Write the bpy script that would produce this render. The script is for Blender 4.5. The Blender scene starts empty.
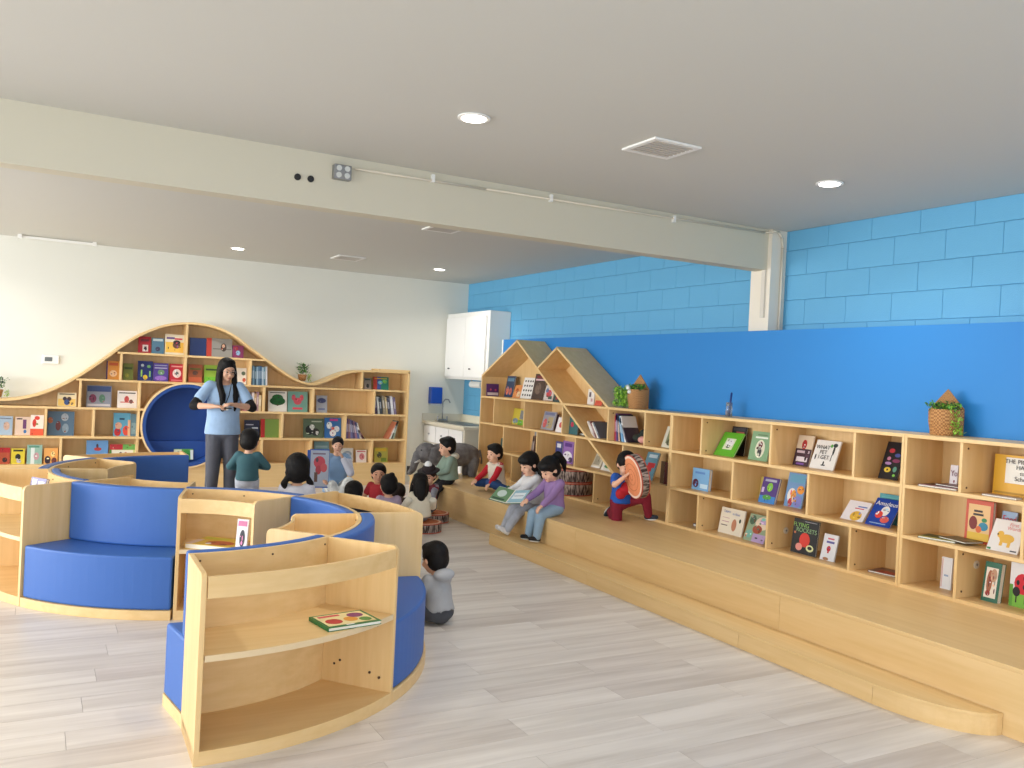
import bpy, math, random
from mathutils import Vector, Matrix
random.seed(7)
SC = bpy.context.scene
COL = SC.collection
PI = math.pi

# ---------------- camera ----------------
cam_d = bpy.data.cameras.new('camera'); cam_d.lens = 30.364; cam_d.sensor_width = 36.0
cam_d.clip_start = 0.05; cam_d.clip_end = 200
cam = bpy.data.objects.new('camera', cam_d); COL.objects.link(cam)
def _cam():
    yaw, pitch, roll = [math.radians(v) for v in (28.885, -0.354, 2.772)]
    f = Vector((math.sin(yaw)*math.cos(pitch), math.cos(yaw)*math.cos(pitch), math.sin(pitch)))
    r = Vector((math.cos(yaw), -math.sin(yaw), 0)); u = r.cross(f)
    c, s = math.cos(roll), math.sin(roll)
    R, U = c*r + s*u, -s*r + c*u
    m = Matrix((R, U, -f)).transposed().to_4x4(); m.translation = (0, 0, 1.5)
    cam.matrix_world = m
_cam(); SC.camera = cam

# ---------------- world, light, exposure ----------------
w = bpy.data.worlds.new('world'); SC.world = w; w.use_nodes = True
w.node_tree.nodes['Background'].inputs[0].default_value = (0.80, 0.90, 1.0, 1)
w.node_tree.nodes['Background'].inputs[1].default_value = 1.0
def area(name, loc, rot, sx, sy, power, color):
    l = bpy.data.lights.new(name, 'AREA'); l.shape = 'RECTANGLE'; l.size = sx; l.size_y = sy
    l.energy = power; l.color = color
    o = bpy.data.objects.new(name, l); COL.objects.link(o); o.location = loc; o.rotation_euler = rot
    return o
# daylight entering through the glazed side and rear of the room
area('window_daylight', (-7.40, 1.2, 1.6), (0, -PI/2+.16, 0), 2.2, 7.0, 190, (0.97, 0.98, 1.0))
area('window_daylight', (-7.40, 7.6, 1.4), (0, -PI/2-.10, 0), 2.0, 5.6, 440, (0.97, 0.98, 1.0))
area('window_daylight', (0.0, -3.25, 1.6), (PI/2-.15, 0, 0), 9.5, 2.2, 110, (0.98, 0.99, 1.0))
SC.view_settings.view_transform = 'Standard'; SC.view_settings.look = 'None'
SC.view_settings.gamma = 1.0; SC.view_settings.use_curve_mapping = False
SC.view_settings.exposure = 0.40
try:
    SC.cycles.max_bounces = 8; SC.cycles.diffuse_bounces = 5
except Exception: pass

# ---------------- materials ----------------
def lin(c):
    return tuple(((v/255.0)/12.92 if v/255.0 <= 0.04045 else ((v/255.0+0.055)/1.055)**2.4) for v in c)
MC = {}
def mat(rgb, rough=0.6, name=None, metal=0.0, bump=0.0, bscale=60.0, emit=0.0, spec=0.5, trans=0.0, mottle=0.0, mscale=8.0):
    key = (tuple(rgb), rough, metal, bump, bscale, emit, spec, trans, mottle, mscale)
    if key in MC: return MC[key]
    m = bpy.data.materials.new(name or 'paint'); m.use_nodes = True
    nt = m.node_tree; b = nt.nodes['Principled BSDF']; c = lin(rgb)
    b.inputs['Base Color'].default_value = (*c, 1); b.inputs['Roughness'].default_value = rough
    b.inputs['Metallic'].default_value = metal; b.inputs['Specular IOR Level'].default_value = spec
    if trans: b.inputs['Transmission Weight'].default_value = trans
    if emit:
        b.inputs['Emission Color'].default_value = (*c, 1); b.inputs['Emission Strength'].default_value = emit
    if bump or mottle:
        tc = nt.nodes.new('ShaderNodeTexCoord'); n = nt.nodes.new('ShaderNodeTexNoise')
        n.inputs['Scale'].default_value = bscale if bump else mscale; n.inputs['Detail'].default_value = 3
        nt.links.new(tc.outputs['Object'], n.inputs['Vector'])
        if bump:
            bp = nt.nodes.new('ShaderNodeBump'); bp.inputs['Strength'].default_value = bump; bp.inputs['Distance'].default_value = 0.01
            nt.links.new(n.outputs['Fac'], bp.inputs['Height']); nt.links.new(bp.outputs['Normal'], b.inputs['Normal'])
        if mottle:
            n2 = nt.nodes.new('ShaderNodeTexNoise'); n2.inputs['Scale'].default_value = mscale; n2.inputs['Detail'].default_value = 4
            nt.links.new(tc.outputs['Object'], n2.inputs['Vector'])
            r = nt.nodes.new('ShaderNodeMapRange'); r.inputs[1].default_value = .3; r.inputs[2].default_value = .7
            r.inputs[3].default_value = 1-mottle; r.inputs[4].default_value = 1+mottle
            mx = nt.nodes.new('ShaderNodeVectorMath'); mx.operation = 'SCALE'; mx.inputs[0].default_value = c
            nt.links.new(n2.outputs['Fac'], r.inputs[0]); nt.links.new(r.outputs[0], mx.inputs['Scale'])
            nt.links.new(mx.outputs[0], b.inputs['Base Color'])
    MC[key] = m; return m
def grain(name, c1, c2, scale, rough=0.42, rot=0.0, nscale=1.6, detail=6, spec=0.4, coat=0):
    """wood: noise stretched along the grain"""
    m = bpy.data.materials.new(name); m.use_nodes = True; nt = m.node_tree; b = nt.nodes['Principled BSDF']
    tc = nt.nodes.new('ShaderNodeTexCoord'); mp = nt.nodes.new('ShaderNodeMapping')
    mp.inputs['Scale'].default_value = scale; mp.inputs['Rotation'].default_value = (0, 0, rot)
    n = nt.nodes.new('ShaderNodeTexNoise'); n.inputs['Scale'].default_value = nscale; n.inputs['Detail'].default_value = detail
    n.inputs['Roughness'].default_value = 0.6
    oi = nt.nodes.new('ShaderNodeObjectInfo'); va = nt.nodes.new('ShaderNodeVectorMath'); va.operation = 'ADD'
    ml = nt.nodes.new('ShaderNodeMath'); ml.operation = 'MULTIPLY'; ml.inputs[1].default_value = 37.0
    nt.links.new(oi.outputs['Random'], ml.inputs[0])
    r = nt.nodes.new('ShaderNodeValToRGB'); r.color_ramp.elements[0].position = 0.36; r.color_ramp.elements[1].position = 0.66
    r.color_ramp.elements[0].color = (*lin(c1), 1); r.color_ramp.elements[1].color = (*lin(c2), 1)
    nt.links.new(tc.outputs['Object'], mp.inputs['Vector']); nt.links.new(mp.outputs[0], va.inputs[0])
    nt.links.new(ml.outputs[0], va.inputs[1]); nt.links.new(va.outputs[0], n.inputs['Vector'])
    nt.links.new(n.outputs['Fac'], r.inputs['Fac']); nt.links.new(r.outputs['Color'], b.inputs['Base Color'])
    b.inputs['Roughness'].default_value = rough; b.inputs['Specular IOR Level'].default_value = spec
    return m
WOOD_A, WOOD_B = (223, 188, 131), (231, 198, 144)
W_V = grain('maple_upright', WOOD_A, WOOD_B, (14, 14, 0.9))       # grain up
W_Y = grain('maple_lengthwise', WOOD_A, WOOD_B, (14, 0.9, 14))    # grain along y
W_X = grain('maple_crosswise', WOOD_A, WOOD_B, (0.9, 14, 14))     # grain along x
W_EDGE = mat((240, 208, 158), 0.45, 'maple_edge_band')
BLUE = mat((52, 98, 172), 0.5, 'blue_vinyl', bump=0.05, bscale=220)
NAVY = mat((30, 74, 150), 0.6, 'deep_blue_padding', bump=0.05, bscale=200)
WHITE = mat((236, 236, 232), 0.5, 'white_paint')
CREAM = mat((226, 226, 216), 0.7, 'cream_wall_paint', bump=0.04, bscale=90)
CEIL = mat((203, 203, 197), 0.85, 'ceiling_plaster', bump=0.05, bscale=120)
PAGES = mat((238, 234, 222), 0.8, 'paper')
BLACK = mat((18, 18, 20), 0.5, 'black')
METAL = mat((150, 152, 155), 0.35, 'brushed_metal', metal=0.8)

# ---------------- mesh helpers ----------------
class MB:
    def __init__(s): s.v = []; s.f = []; s.m = []; s.mats = []
    def mi(s, m):
        if m not in s.mats: s.mats.append(m)
        return s.mats.index(m)
    def add(s, vs, fs, m=None):
        o = len(s.v); s.v += [tuple(v) for v in vs]; s.f += [tuple(i+o for i in f) for f in fs]
        k = s.mi(m) if m is not None else 0; s.m += [k]*len(fs)
        return s
    def box(s, a, b, m=None):
        x0, y0, z0 = a; x1, y1, z1 = b
        x0, x1 = min(x0, x1), max(x0, x1); y0, y1 = min(y0, y1), max(y0, y1); z0, z1 = min(z0, z1), max(z0, z1)
        return s.add([(x0,y0,z0),(x1,y0,z0),(x1,y1,z0),(x0,y1,z0),(x0,y0,z1),(x1,y0,z1),(x1,y1,z1),(x0,y1,z1)],
                     [(0,3,2,1),(4,5,6,7),(0,1,5,4),(1,2,6,5),(2,3,7,6),(3,0,4,7)], m)
    def prism(s, poly, axis, lo, hi, m=None):
        """poly: list of 2-D points in the two other axes (ordered), extruded along axis"""
        n = len(poly)
        def P(p, t):
            return {'x': (t, p[0], p[1]), 'y': (p[0], t, p[1]), 'z': (p[0], p[1], t)}[axis]
        area_ = sum(poly[i][0]*poly[(i+1) % n][1]-poly[(i+1) % n][0]*poly[i][1] for i in range(n))
        flip = (area_ < 0) ^ (axis == 'y')
        vs = [P(p, lo) for p in poly]+[P(p, hi) for p in poly]
        fs = [tuple(range(n))[::-1], tuple(range(n, 2*n))]+[(i, (i+1) % n, n+(i+1) % n, n+i) for i in range(n)]
        if flip: fs = [f[::-1] for f in fs]
        return s.add(vs, fs, m)
    def strip(s, top, bot, axis, lo, hi, m=None):
        """solid between two polylines of equal length, extruded along axis"""
        n = len(top)
        for i in range(n-1):
            s.prism([bot[i], bot[i+1], top[i+1], top[i]], axis, lo, hi, m)
        return s
    def sector(s, c, r0, r1, a0, a1, z0, z1, n=14, m=None, skew=0.0):
        vs = []; fs = []
        for i in range(n+1):
            for r, z in ((r0, z0), (r1, z0), (r1, z1), (r0, z1)):
                a = math.radians(a0+(a1-a0)*i/n+(skew*(1-i/n) if r == r0 else 0)); vs.append((c[0]+r*math.cos(a), c[1]+r*math.sin(a), z))
        for i in range(n):
            p, q = 4*i, 4*i+4
            for k in range(4):
                fs.append((p+k, p+(k+1) % 4, q+(k+1) % 4, q+k))
        fs.append((3, 2, 1, 0)); fs.append((4*n, 4*n+1, 4*n+2, 4*n+3))
        if a1 > a0: fs = [f[::-1] for f in fs]
        return s.add(vs, fs, m)
    def ell(s, c, r, M=None, seg=14, rings=9, m=None):
        c = Vector(c); vs = []; fs = []
        for j in range(1, rings):
            t = PI*j/rings
            for i in range(seg):
                p = 2*PI*i/seg
                v = Vector((r[0]*math.sin(t)*math.cos(p), r[1]*math.sin(t)*math.sin(p), r[2]*math.cos(t)))
                if M: v = M @ v
                vs.append(c+v)
        tp = Vector((0, 0, r[2])); bt = Vector((0, 0, -r[2]))
        if M: tp = M @ tp; bt = M @ bt
        vs += [c+tp, c+bt]; T, B = len(vs)-2, len(vs)-1
        for j in range(rings-2):
            for i in range(seg):
                a = j*seg+i; b = j*seg+(i+1) % seg
                fs.append((a, a+seg, b+seg, b))
        for i in range(seg):
            fs.append((T, i, (i+1) % seg)); k = (rings-2)*seg
            fs.append((B, k+(i+1) % seg, k+i))
        return s.add(vs, fs, m)
    def cone(s, p0, r0, p1, r1, seg=12, caps=True, m=None):
        """tapered capsule: frustum with a ball at each end"""
        p0 = Vector(p0); p1 = Vector(p1); d = p1-p0
        if d.length < 1e-6: return s
        q = d.to_track_quat('Z', 'Y').to_matrix(); vs = []
        for p, r in ((p0, r0), (p1, r1)):
            for i in range(seg):
                a = 2*PI*i/seg; vs.append(p+q @ Vector((r*math.cos(a), r*math.sin(a), 0)))
        fs = [(i, (i+1) % seg, seg+(i+1) % seg, seg+i) for i in range(seg)]+[tuple(range(seg))[::-1], tuple(range(seg, 2*seg))]
        s.add(vs, fs, m)
        if caps:
            s.ell(p0, (r0, r0, r0), seg=seg, rings=7, m=m); s.ell(p1, (r1, r1, r1), seg=seg, rings=7, m=m)
        return s
    def cyl(s, p0, p1, r, seg=16, m=None, r1=None): return s.cone(p0, r, p1, r if r1 is None else r1, seg, False, m)
    def tube(s, pts, r, seg=8, m=None):
        rr = r if isinstance(r, (list, tuple)) else [r]*len(pts)
        for i in range(len(pts)-1): s.cone(pts[i], rr[i], pts[i+1], rr[i+1], seg, True, m)
        return s
    def xf(s, M):
        s.v = [tuple(M @ Vector(v)) for v in s.v]; return s
    def build(s, name, m=None, parent=None, smooth=False, bevel=0, kind=None):
        me = bpy.data.meshes.new(name); me.from_pydata(s.v, [], s.f)
        for x in (s.mats or [m]): me.materials.append(x)
        if m is not None and s.mats == []: pass
        if s.mats:
            me.polygons.foreach_set('material_index', s.m)
        if smooth: me.polygons.foreach_set('use_smooth', [True]*len(me.polygons))
        me.update()
        return link(name, me, parent, bevel, kind)
def link(name, me, parent=None, bevel=0, kind=None):
    o = bpy.data.objects.new(name, me); COL.objects.link(o)
    if parent is not None: o.parent = parent
    if bevel:
        b = o.modifiers.new('bevel', 'BEVEL'); b.width = bevel; b.segments = 2; b.limit_method = 'ANGLE'
    if kind: o['kind'] = kind
    return o
def thing(name, label, cat, loc=(0, 0, 0), rz=0.0, group=None):
    o = bpy.data.objects.new(name, None); COL.objects.link(o); o.location = loc; o.rotation_euler = (0, 0, rz)
    o.empty_display_size = 0.1
    return tag(o, label, cat, group)
def tag(o, label, cat, group=None):
    o['label'] = label; o['category'] = cat
    if group: o['group'] = group
    return o
def dup(o, parent=None):
    c = o.copy(); COL.objects.link(c); c.parent = parent
    for ch in list(o.children): dup(ch, c)
    return c
def bx(name, a, b, m, parent=None, bevel=0.0, kind=None): return MB().box(a, b).build(name, m, parent, bevel=bevel, kind=kind)
def fuse(mb, name, m, parent, voxel, smooth=4, factor=0.5):
    """voxel-remesh overlapping volumes into one continuous skin"""
    me = bpy.data.meshes.new(name); me.from_pydata(mb.v, [], mb.f); me.update()
    t = bpy.data.objects.new('tmp', me); COL.objects.link(t)
    r = t.modifiers.new('r', 'REMESH'); r.mode = 'VOXEL'; r.voxel_size = voxel; r.use_smooth_shade = True
    if smooth:
        k = t.modifiers.new('s', 'SMOOTH'); k.iterations = smooth; k.factor = factor
    dg = bpy.context.evaluated_depsgraph_get()
    nm = bpy.data.meshes.new_from_object(t.evaluated_get(dg)); nm.name = name
    bpy.data.objects.remove(t); bpy.data.meshes.remove(me)
    nm.materials.clear(); nm.materials.append(m)
    nm.polygons.foreach_set('use_smooth', [True]*len(nm.polygons))
    return link(name, nm, parent)
# ================= PEOPLE (built first: the scene is still light) =================
SKIN = mat((226, 178, 150), 0.55, 'skin', spec=0.3)
SKIN2 = mat((214, 160, 130), 0.55, 'skin_tan', spec=0.3)
HAIR = mat((16, 13, 13), 0.6, 'black_hair', spec=.25, bump=0.5, bscale=70)
HAIRB = mat((38, 25, 20), 0.6, 'dark_brown_hair', spec=.25, bump=0.5, bscale=70)
LIP = mat((178, 92, 86), 0.5, 'lips'); EYE = mat((28, 20, 18), 0.25, 'dark_iris')
def cloth(c, mo=0.06): return mat(c, 0.85, 'cloth', bump=0.25, bscale=25, mottle=mo, mscale=14)
def ik(a, b, l1, l2, hint):
    a = Vector(a); b = Vector(b); d = b-a; L = min(d.length, (l1+l2)*0.995)
    if d.length < 1e-5: d = Vector((0, 0, -1e-3))
    u = d.normalized(); b = a+u*L if d.length > L else b
    x = (l1*l1-l2*l2+L*L)/(2*L); h = math.sqrt(max(l1*l1-x*x, 0))
    hv = Vector(hint); hv = hv-u*hv.dot(u)
    hv = hv.normalized() if hv.length > 1e-5 else Vector((0, 0, 1))
    return a+u*x+hv*h, b
CH = dict(hr=(.076, .088, .099), torso=.235, neck=.022, sh=.082, hip=.050, ua=.135, fa=.12, th=.19, sk=.19, ra=.030, rf=.022, rw=.017, rt=.050, rk=.038, ran=.025, rT=.072, rn=.030, hand=.052, fr=.0072, vox=.0066)
AD = dict(hr=(.076, .092, .108), torso=.48, neck=.055, sh=.138, hip=.075, ua=.26, fa=.235, th=.40, sk=.39, ra=.043, rf=.034, rw=.024, rt=.074, rk=.054, ran=.036, rT=.098, rn=.045, hand=.085, fr=.0088, vox=.0082)
def human(name, label, loc, yaw, P, pel=(0, 0, .4), up=(0, 0, 1), hands=None, feet=None, eh=None, kh=None, head=(0, 0),
          skin=None, hair='short', hairm=None, shirt=None, sleeve='long', sleevem=None, pants=None, shoes=None, face=True, hood=None, k=1.0, glasses=False, soles=None, hstyle=None, hem=None, puff=1.0):
    P = {a: (b*k if not isinstance(b, tuple) else tuple(x*k for x in b)) for a, b in P.items() if a != 'vox'} | {'vox': P['vox']}
    skin = skin or SKIN; hairm = hairm or HAIR
    R = thing(name, label, 'person', loc, yaw)
    pel = Vector(pel); up = Vector(up).normalized(); rt = Vector((1, 0, 0))
    fw = up.cross(rt)*1.0            # forward for upright body = +y
    fw = Vector((0, 1, 0)) if abs(up.z) > .999 else (up.cross(rt)).normalized()
    neck = pel+up*P['torso']
    shl = {s: neck-up*.02*k+rt*s*P['sh'] for s in (-1, 1)}
    hpl = {s: pel+rt*s*P['hip'] for s in (-1, 1)}
    hd = {}; el = {}; wr = {}; kn = {}; an = {}
    for s, i in ((-1, 0), (1, 1)):
        e, wv = ik(shl[s], hands[i], P['ua'], P['fa'], (eh or [(-.6, -.3, -1), (.6, -.3, -1)])[i]); el[s] = e; wr[s] = wv
        q, av = ik(hpl[s], feet[i], P['th'], P['sk'], (kh or [(0, 1, .3), (0, 1, .3)])[i]); kn[s] = q; an[s] = av
    hy, hp = [math.radians(v) for v in head]
    H = Matrix.Rotation(hy, 3, 'Z') @ Matrix.Rotation(hp, 3, 'X')
    rx, ry, rz = P['hr']
    ht = neck+up*P['neck']; hc = ht+H @ Vector((0, ry*.12, rz*.86))
    def hp_(x, y, z): return hc+H @ Vector((x*rx, y*ry, z*rz))
    # ---- body: one continuous skin
    b = MB()
    b.ell(hp_(0, -.05, .18), (rx*.98, ry*.98, rz*.84), H, 20, 14)
    b.ell(hp_(0, .18, -.42), (rx*.74, ry*.70, rz*.56), H, 16, 10)
    b.ell(hp_(0, .62, -.72), (rx*.30, ry*.25, rz*.20), H, 10, 7)
    b.ell(hp_(0, .95, -.28), (rx*.14, ry*.20, rz*.12), H, 8, 6)
    b.cone(hp_(0, .86, .02), rx*.07, hp_(0, 1.02, -.28), rx*.12, 8)
    for s in (-1, 1):
        b.ell(hp_(s*.98, -.05, -.08), (rx*.12, ry*.20, rz*.24), H, 8, 6)
        b.ell(hp_(s*.45, .60, -.32), (rx*.32, ry*.26, rz*.24), H, 8, 6)
    b.cone(neck-up*.03*k, P['rn']*1.12, hp_(0, -.1, -.45), P['rn'])
    rT = P['rT']
    b.cone(pel, rT*.88, neck-up*rT*1.0, rT*.80)
    for s in (-1, 1):
        b.cone(hpl[s], rT*.62, shl[s]-up*rT*.8-rt*s*rT*.5, rT*.45); b.cone(neck-up*.02*k, P['rn'], shl[s], P['ra'])
        b.cone(shl[s], P['ra']*1.08, el[s], P['rf']*1.1); b.cone(el[s], P['rf']*1.12, wr[s], P['rw'])
        b.cone(hpl[s], P['rt'], kn[s], P['rk']); b.cone(kn[s], P['rk'], an[s], P['ran'])
    def hand(s):
        d = (wr[s]-el[s]).normalized(); side = d.cross(Vector((0, 0, 1)))
        side = side.normalized() if side.length > .1 else rt
        n = side.cross(d).normalized()          # back of hand
        if n.z < 0: n = -n; 
        L = P['hand']; pc = wr[s]+d*L*.55
        M = Matrix((side, d, n)).transposed()
        b.ell(pc, (L*.44, L*.58, L*.22), M, 10, 8)
        for i, (o, ln) in enumerate(((-.33, .62), (-.11, .74), (.11, .70), (.33, .54))):
            p0 = pc+d*L*.45+side*L*o; p1 = p0+d*L*ln*.55-n*L*.10; p2 = p1+d*L*ln*.25-n*L*ln*.42
            b.tube([p0, p1, p2], [P['fr']*1.05, P['fr'], P['fr']*.85], 6)
        ts = -1 if (side.dot(Vector((-s, 0, 0))) < 0) else 1
        p0 = wr[s]+d*L*.30+side*ts*L*.36; p1 = p0+d*L*.32+side*ts*L*.28-n*L*.1; p2 = p1+d*L*.34-n*L*.16
        b.tube([p0, p1, p2], [P['fr']*1.25, P['fr']*1.1, P['fr']*.9], 6)
    hand(-1); hand(1)
    toe = {}
    for s, i in ((-1, 0), (1, 1)):
        sh = (an[s]-kn[s]).normalized()
        t = Vector((0, 1, 0)) if not (soles and soles[i]) else Vector(soles[i])
        t = (t-sh*t.dot(sh)*.9).normalized(); toe[s] = t
        h_ = an[s]+sh*P['ran']*.75
        b.cone(h_-t*P['ran']*.6, P['ran']*.75, h_+t*P['hand']*1.25, P['ran']*.58)
    fuse(b, 'body', skin, R, P['vox'], 3, .5)
    # ---- face
    if face:
        for s in (-1, 1):
            MB().ell(hp_(s*.38, .835, .0), (rx*.135, ry*.06, rz*.06), H, 10, 6).build('eye', EYE, R, True)
            MB().tube([hp_(s*.20, .90, .20), hp_(s*.40, .86, .24), hp_(s*.58, .74, .19)], rx*.028, 6).build('eyebrow', hairm, R, True)
        MB().tube([hp_(-.20, .80, -.56), hp_(0, .90, -.58), hp_(.20, .80, -.56)], [rx*.03, rx*.055, rx*.03], 6).build('mouth', LIP, R, True)
    if glasses:
        g = MB()
        for s in (-1, 1):
            c0 = [hp_(s*.38+.27*math.cos(a), 1.02, .02+.20*math.sin(a)) for a in [2*PI*i/12 for i in range(13)]]
            g.tube(c0, .0016, 5); g.cone(hp_(s*.64, 1.0, .05), .0016, hp_(s*1.02, 0, .02), .0016, 5)
        g.cone(hp_(-.1, 1.04, .05), .0016, hp_(.1, 1.04, .05), .0016, 5)
        g.build('glasses', METAL, R, True)
    # ---- hair
    hb = MB()
    hb.ell(hp_(0, -.16, .34), (rx*1.12, ry*1.04, rz*.88), H, 20, 12)
    hb.ell(hp_(0, -.36, -.02), (rx*1.08, ry*.80, rz*.82), H, 18, 10)
    if hair in ('short',):
        hb.ell(hp_(0, .22, .80), (rx*.92, ry*.74, rz*.34), H, 16, 8)
    elif hair == 'fringe':
        hb.ell(hp_(0, .30, .62), (rx*.98, ry*.74, rz*.46), H, 16, 8)
        hb.ell(hp_(0, -.40, -.40), (rx*1.0, ry*.66, rz*.66), H, 16, 8)
    if hair in ('long', 'longfull'):
        hb.ell(hp_(0, .18, .80), (rx*.94, ry*.68, rz*.36), H, 16, 8)
        for s in (-1, 1):
            zz = -3.4 if hair == 'long' else -2.2
            hb.tube([hp_(s*.70, .20, .50), hp_(s*1.0, .22, -.2), hp_(s*1.05, .50, -1.2), hp_(s*.90, 1.35, -2.1), hp_(s*.80, 1.65, zz)],
                    [rx*.36, rx*.36, rx*.42, rx*.46, rx*.26], 8)
        hb.tube([hp_(0, -.75, 0), hp_(0, -.85, -1.0), hp_(0, -.95, -1.5 if hair == 'longfull' else -2.4)], [rx*.9, rx*.85, rx*.6], 10)
    if hair == 'longfull': hb.ell(hp_(0, -.70, -.75), (rx*1.15, ry*.45, rz*1.05), H, 14, 10)
    if hair == 'bun':
        hb.ell(hp_(0, .18, .80), (rx*.90, ry*.66, rz*.34), H, 16, 8)
        bo = hstyle or (0, -.5, 1.15); hb.ell(hp_(*bo), (rx*.42, rx*.42, rx*.38), H, 12, 8)
    if hair == 'ponytail':
        hb.ell(hp_(0, .34, .58), (rx*1.0, ry*.74, rz*.48), H, 16, 8); hb.ell(hp_(0, -.2, -.2), (rx*1.12, ry*.72, rz*.62), H, 16, 8)
        hb.tube([hp_(0, -.85, .85), hp_(0, -1.45, .75), hp_(0, -1.75, -.1), hp_(0, -1.5, -1.0)], [rx*.25, rx*.46, rx*.42, rx*.12], 10)
    if hair == 'pigtails':
        hb.ell(hp_(0, .34, .58), (rx*1.0, ry*.74, rz*.48), H, 16, 8); hb.ell(hp_(0, -.2, -.2), (rx*1.12, ry*.72, rz*.62), H, 16, 8); hb.ell(hp_(0, -.4, -.35), (rx*.98, ry*.66, rz*.6), H, 14, 8)
        for s in (-1, 1):
            hb.tube([hp_(s*.9, -.35, -.5), hp_(s*1.15, -.3, -.95), hp_(s*.95, -.2, -1.6)], [rx*.22, rx*.34, rx*.1], 8)
    if hair == 'braid':
        hb.ell(hp_(0, .34, .58), (rx*1.0, ry*.74, rz*.48), H, 16, 8); hb.ell(hp_(0, -.2, -.2), (rx*1.12, ry*.72, rz*.62), H, 16, 8); hb.ell(hp_(0, -.4, -.35), (rx*.96, ry*.62, rz*.5), H, 14, 8)
        q = [hp_(-.75, -.5, -.5), hp_(-.95, -.45, -1.0), hp_(-1.0, -.35, -1.45), hp_(-.9, -.2, -1.8)]
        hb.tube(q, [rx*.2, rx*.30, rx*.26, rx*.12], 8)
    if hair:
        fuse(hb, 'hair', hairm, R, .010 if P['vox'] > .007 else .0085, 3, .5)
    # ---- shirt
    g = .009*k if P['vox'] < .008 else .013
    if shirt:
        t = MB(); W_ = (P['sh']+P['ra']*.35)*puff; secs = []; T_ = P['torso']; sd = (rT*.95+g)*puff
        hm_ = hem if hem is not None else (-.10 if P['vox'] > .007 else -.035)
        for f_, wx_, wy_ in ((hm_, W_*1.08+g, sd*1.18), (0, W_*1.05+g, sd*1.15), (.35, W_*.93+g, sd*1.02), (.62, W_*.96+g, sd*1.05), (.84, W_*.98, sd*.92), (.95, W_*.70, sd*.72), (1.0, P['rn']*1.2, P['rn']*1.15)):
            c_ = pel+up*T_*f_; secs.append([c_+rt*wx_*math.cos(2*PI*i/20)+fw*wy_*math.sin(2*PI*i/20) for i in range(20)])
        vs = [v for s_ in secs for v in s_]; n_ = len(secs)
        t.add(vs, [(20*j+i, 20*j+(i+1) % 20, 20*j+20+(i+1) % 20, 20*j+20+i) for j in range(n_-1) for i in range(20)]+[tuple(range(20))[::-1], tuple(range(20*(n_-1), 20*n_))])
        for s in (-1, 1):
            t.cone(neck-up*.035*k, P['rn']*.9+g*.4, shl[s], P['ra']*1.1+g)
            t.cone(shl[s], P['ra']*1.1+g, shl[s].lerp(el[s], .25), P['ra']*1.05+g)
        if hood:
            t.ell(neck-fw*rT*.95+up*.0, (rT*1.1, rT*.62, rT*.52), None, 14, 8)
        o = fuse(t, 'shirt', shirt, R, .011, 4)
        if hood and hood is not True:
            MB().ell(neck-fw*rT*.95+up*rT*.06, (rT*1.15, rT*.72, rT*.55), None, 16, 10).build('hood', hood, R, True)
        for s in (-1, 1):
            a = MB(); f = 1.0 if sleeve == 'long' else (.55 if sleeve == 'short' else 0)
            a.cone(shl[s], P['ra']*1.08+g, el[s] if sleeve == 'long' else shl[s].lerp(el[s], .62), P['rf']*1.15+g*(1 if sleeve == 'long' else 1.5))
            if sleeve == 'long': a.cone(el[s], P['rf']*1.18+g, el[s].lerp(wr[s], .92), P['rw']*1.1+g)
            fuse(a, 'sleeve', sleevem or shirt, R, .010, 3)
    if pants:
        t = MB()
        t.ell(pel-up*.01, (P['sh']*.98, rT*.98, rT*.9), None, 16, 10)
        for s in (-1, 1):
            t.cone(hpl[s], P['rt']+g, kn[s], P['rk']+g); t.cone(kn[s], P['rk']+g, kn[s].lerp(an[s], .96), P['ran']+g*1.3)
        fuse(t, 'trousers', pants, R, .011, 3)
    if shoes:
        for s in (-1, 1):
            sh = (an[s]-kn[s]).normalized(); t = toe[s]; h_ = an[s]+sh*P['ran']*.55
            a = MB(); a.cone(h_-t*P['ran']*.7, P['ran']*1.05, h_+t*P['hand']*1.3, P['ran']*.80)
            a.cone(h_-t*P['ran']*.6, P['ran']*1.05, an[s]-sh*P['ran']*.3, P['ran']*1.0)
            fuse(a, 'shoe', shoes, R, .009, 2)
            o = MB(); c = h_+sh*P['ran']*.72+t*P['hand']*.35; sd = t.cross(sh).normalized()
            M = Matrix((sd, t, sh)).transposed(); o.ell(c, (P['ran']*1.05, P['hand']*1.15, P['ran']*.28), M, 14, 6)
            o.build('shoe_sole', WHITE if shoes is not GRNSHOE else GRNSOLE, R, True)
    return R, dict(neck=neck, hc=hc, H=H, wr=wr, el=el, kn=kn, an=an, hp=hp_, pel=pel, sh=shl)
GRNSHOE = mat((70, 110, 90), 0.7, 'green_shoe'); GRNSOLE = mat((120, 160, 112), 0.7, 'green_sole')
def facing(x, y, phi):
    """yaw for a figure (forward = local +y) that looks phi degrees from the viewer's side of the room, turning rightwards"""
    a = math.atan2(-y, -x)                 # towards the front of the room
    return a+math.radians(phi)-PI/2
# cross-legged seat
def crossed(k=1.0, z=.0):
    return dict(pel=(0, 0, z+.075*k), feet=[(.07*k, .19*k, z+.035*k), (-.07*k, .22*k, z+.035*k)], kh=[(-1, .5, .12), (1, .5, .12)])
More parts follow.
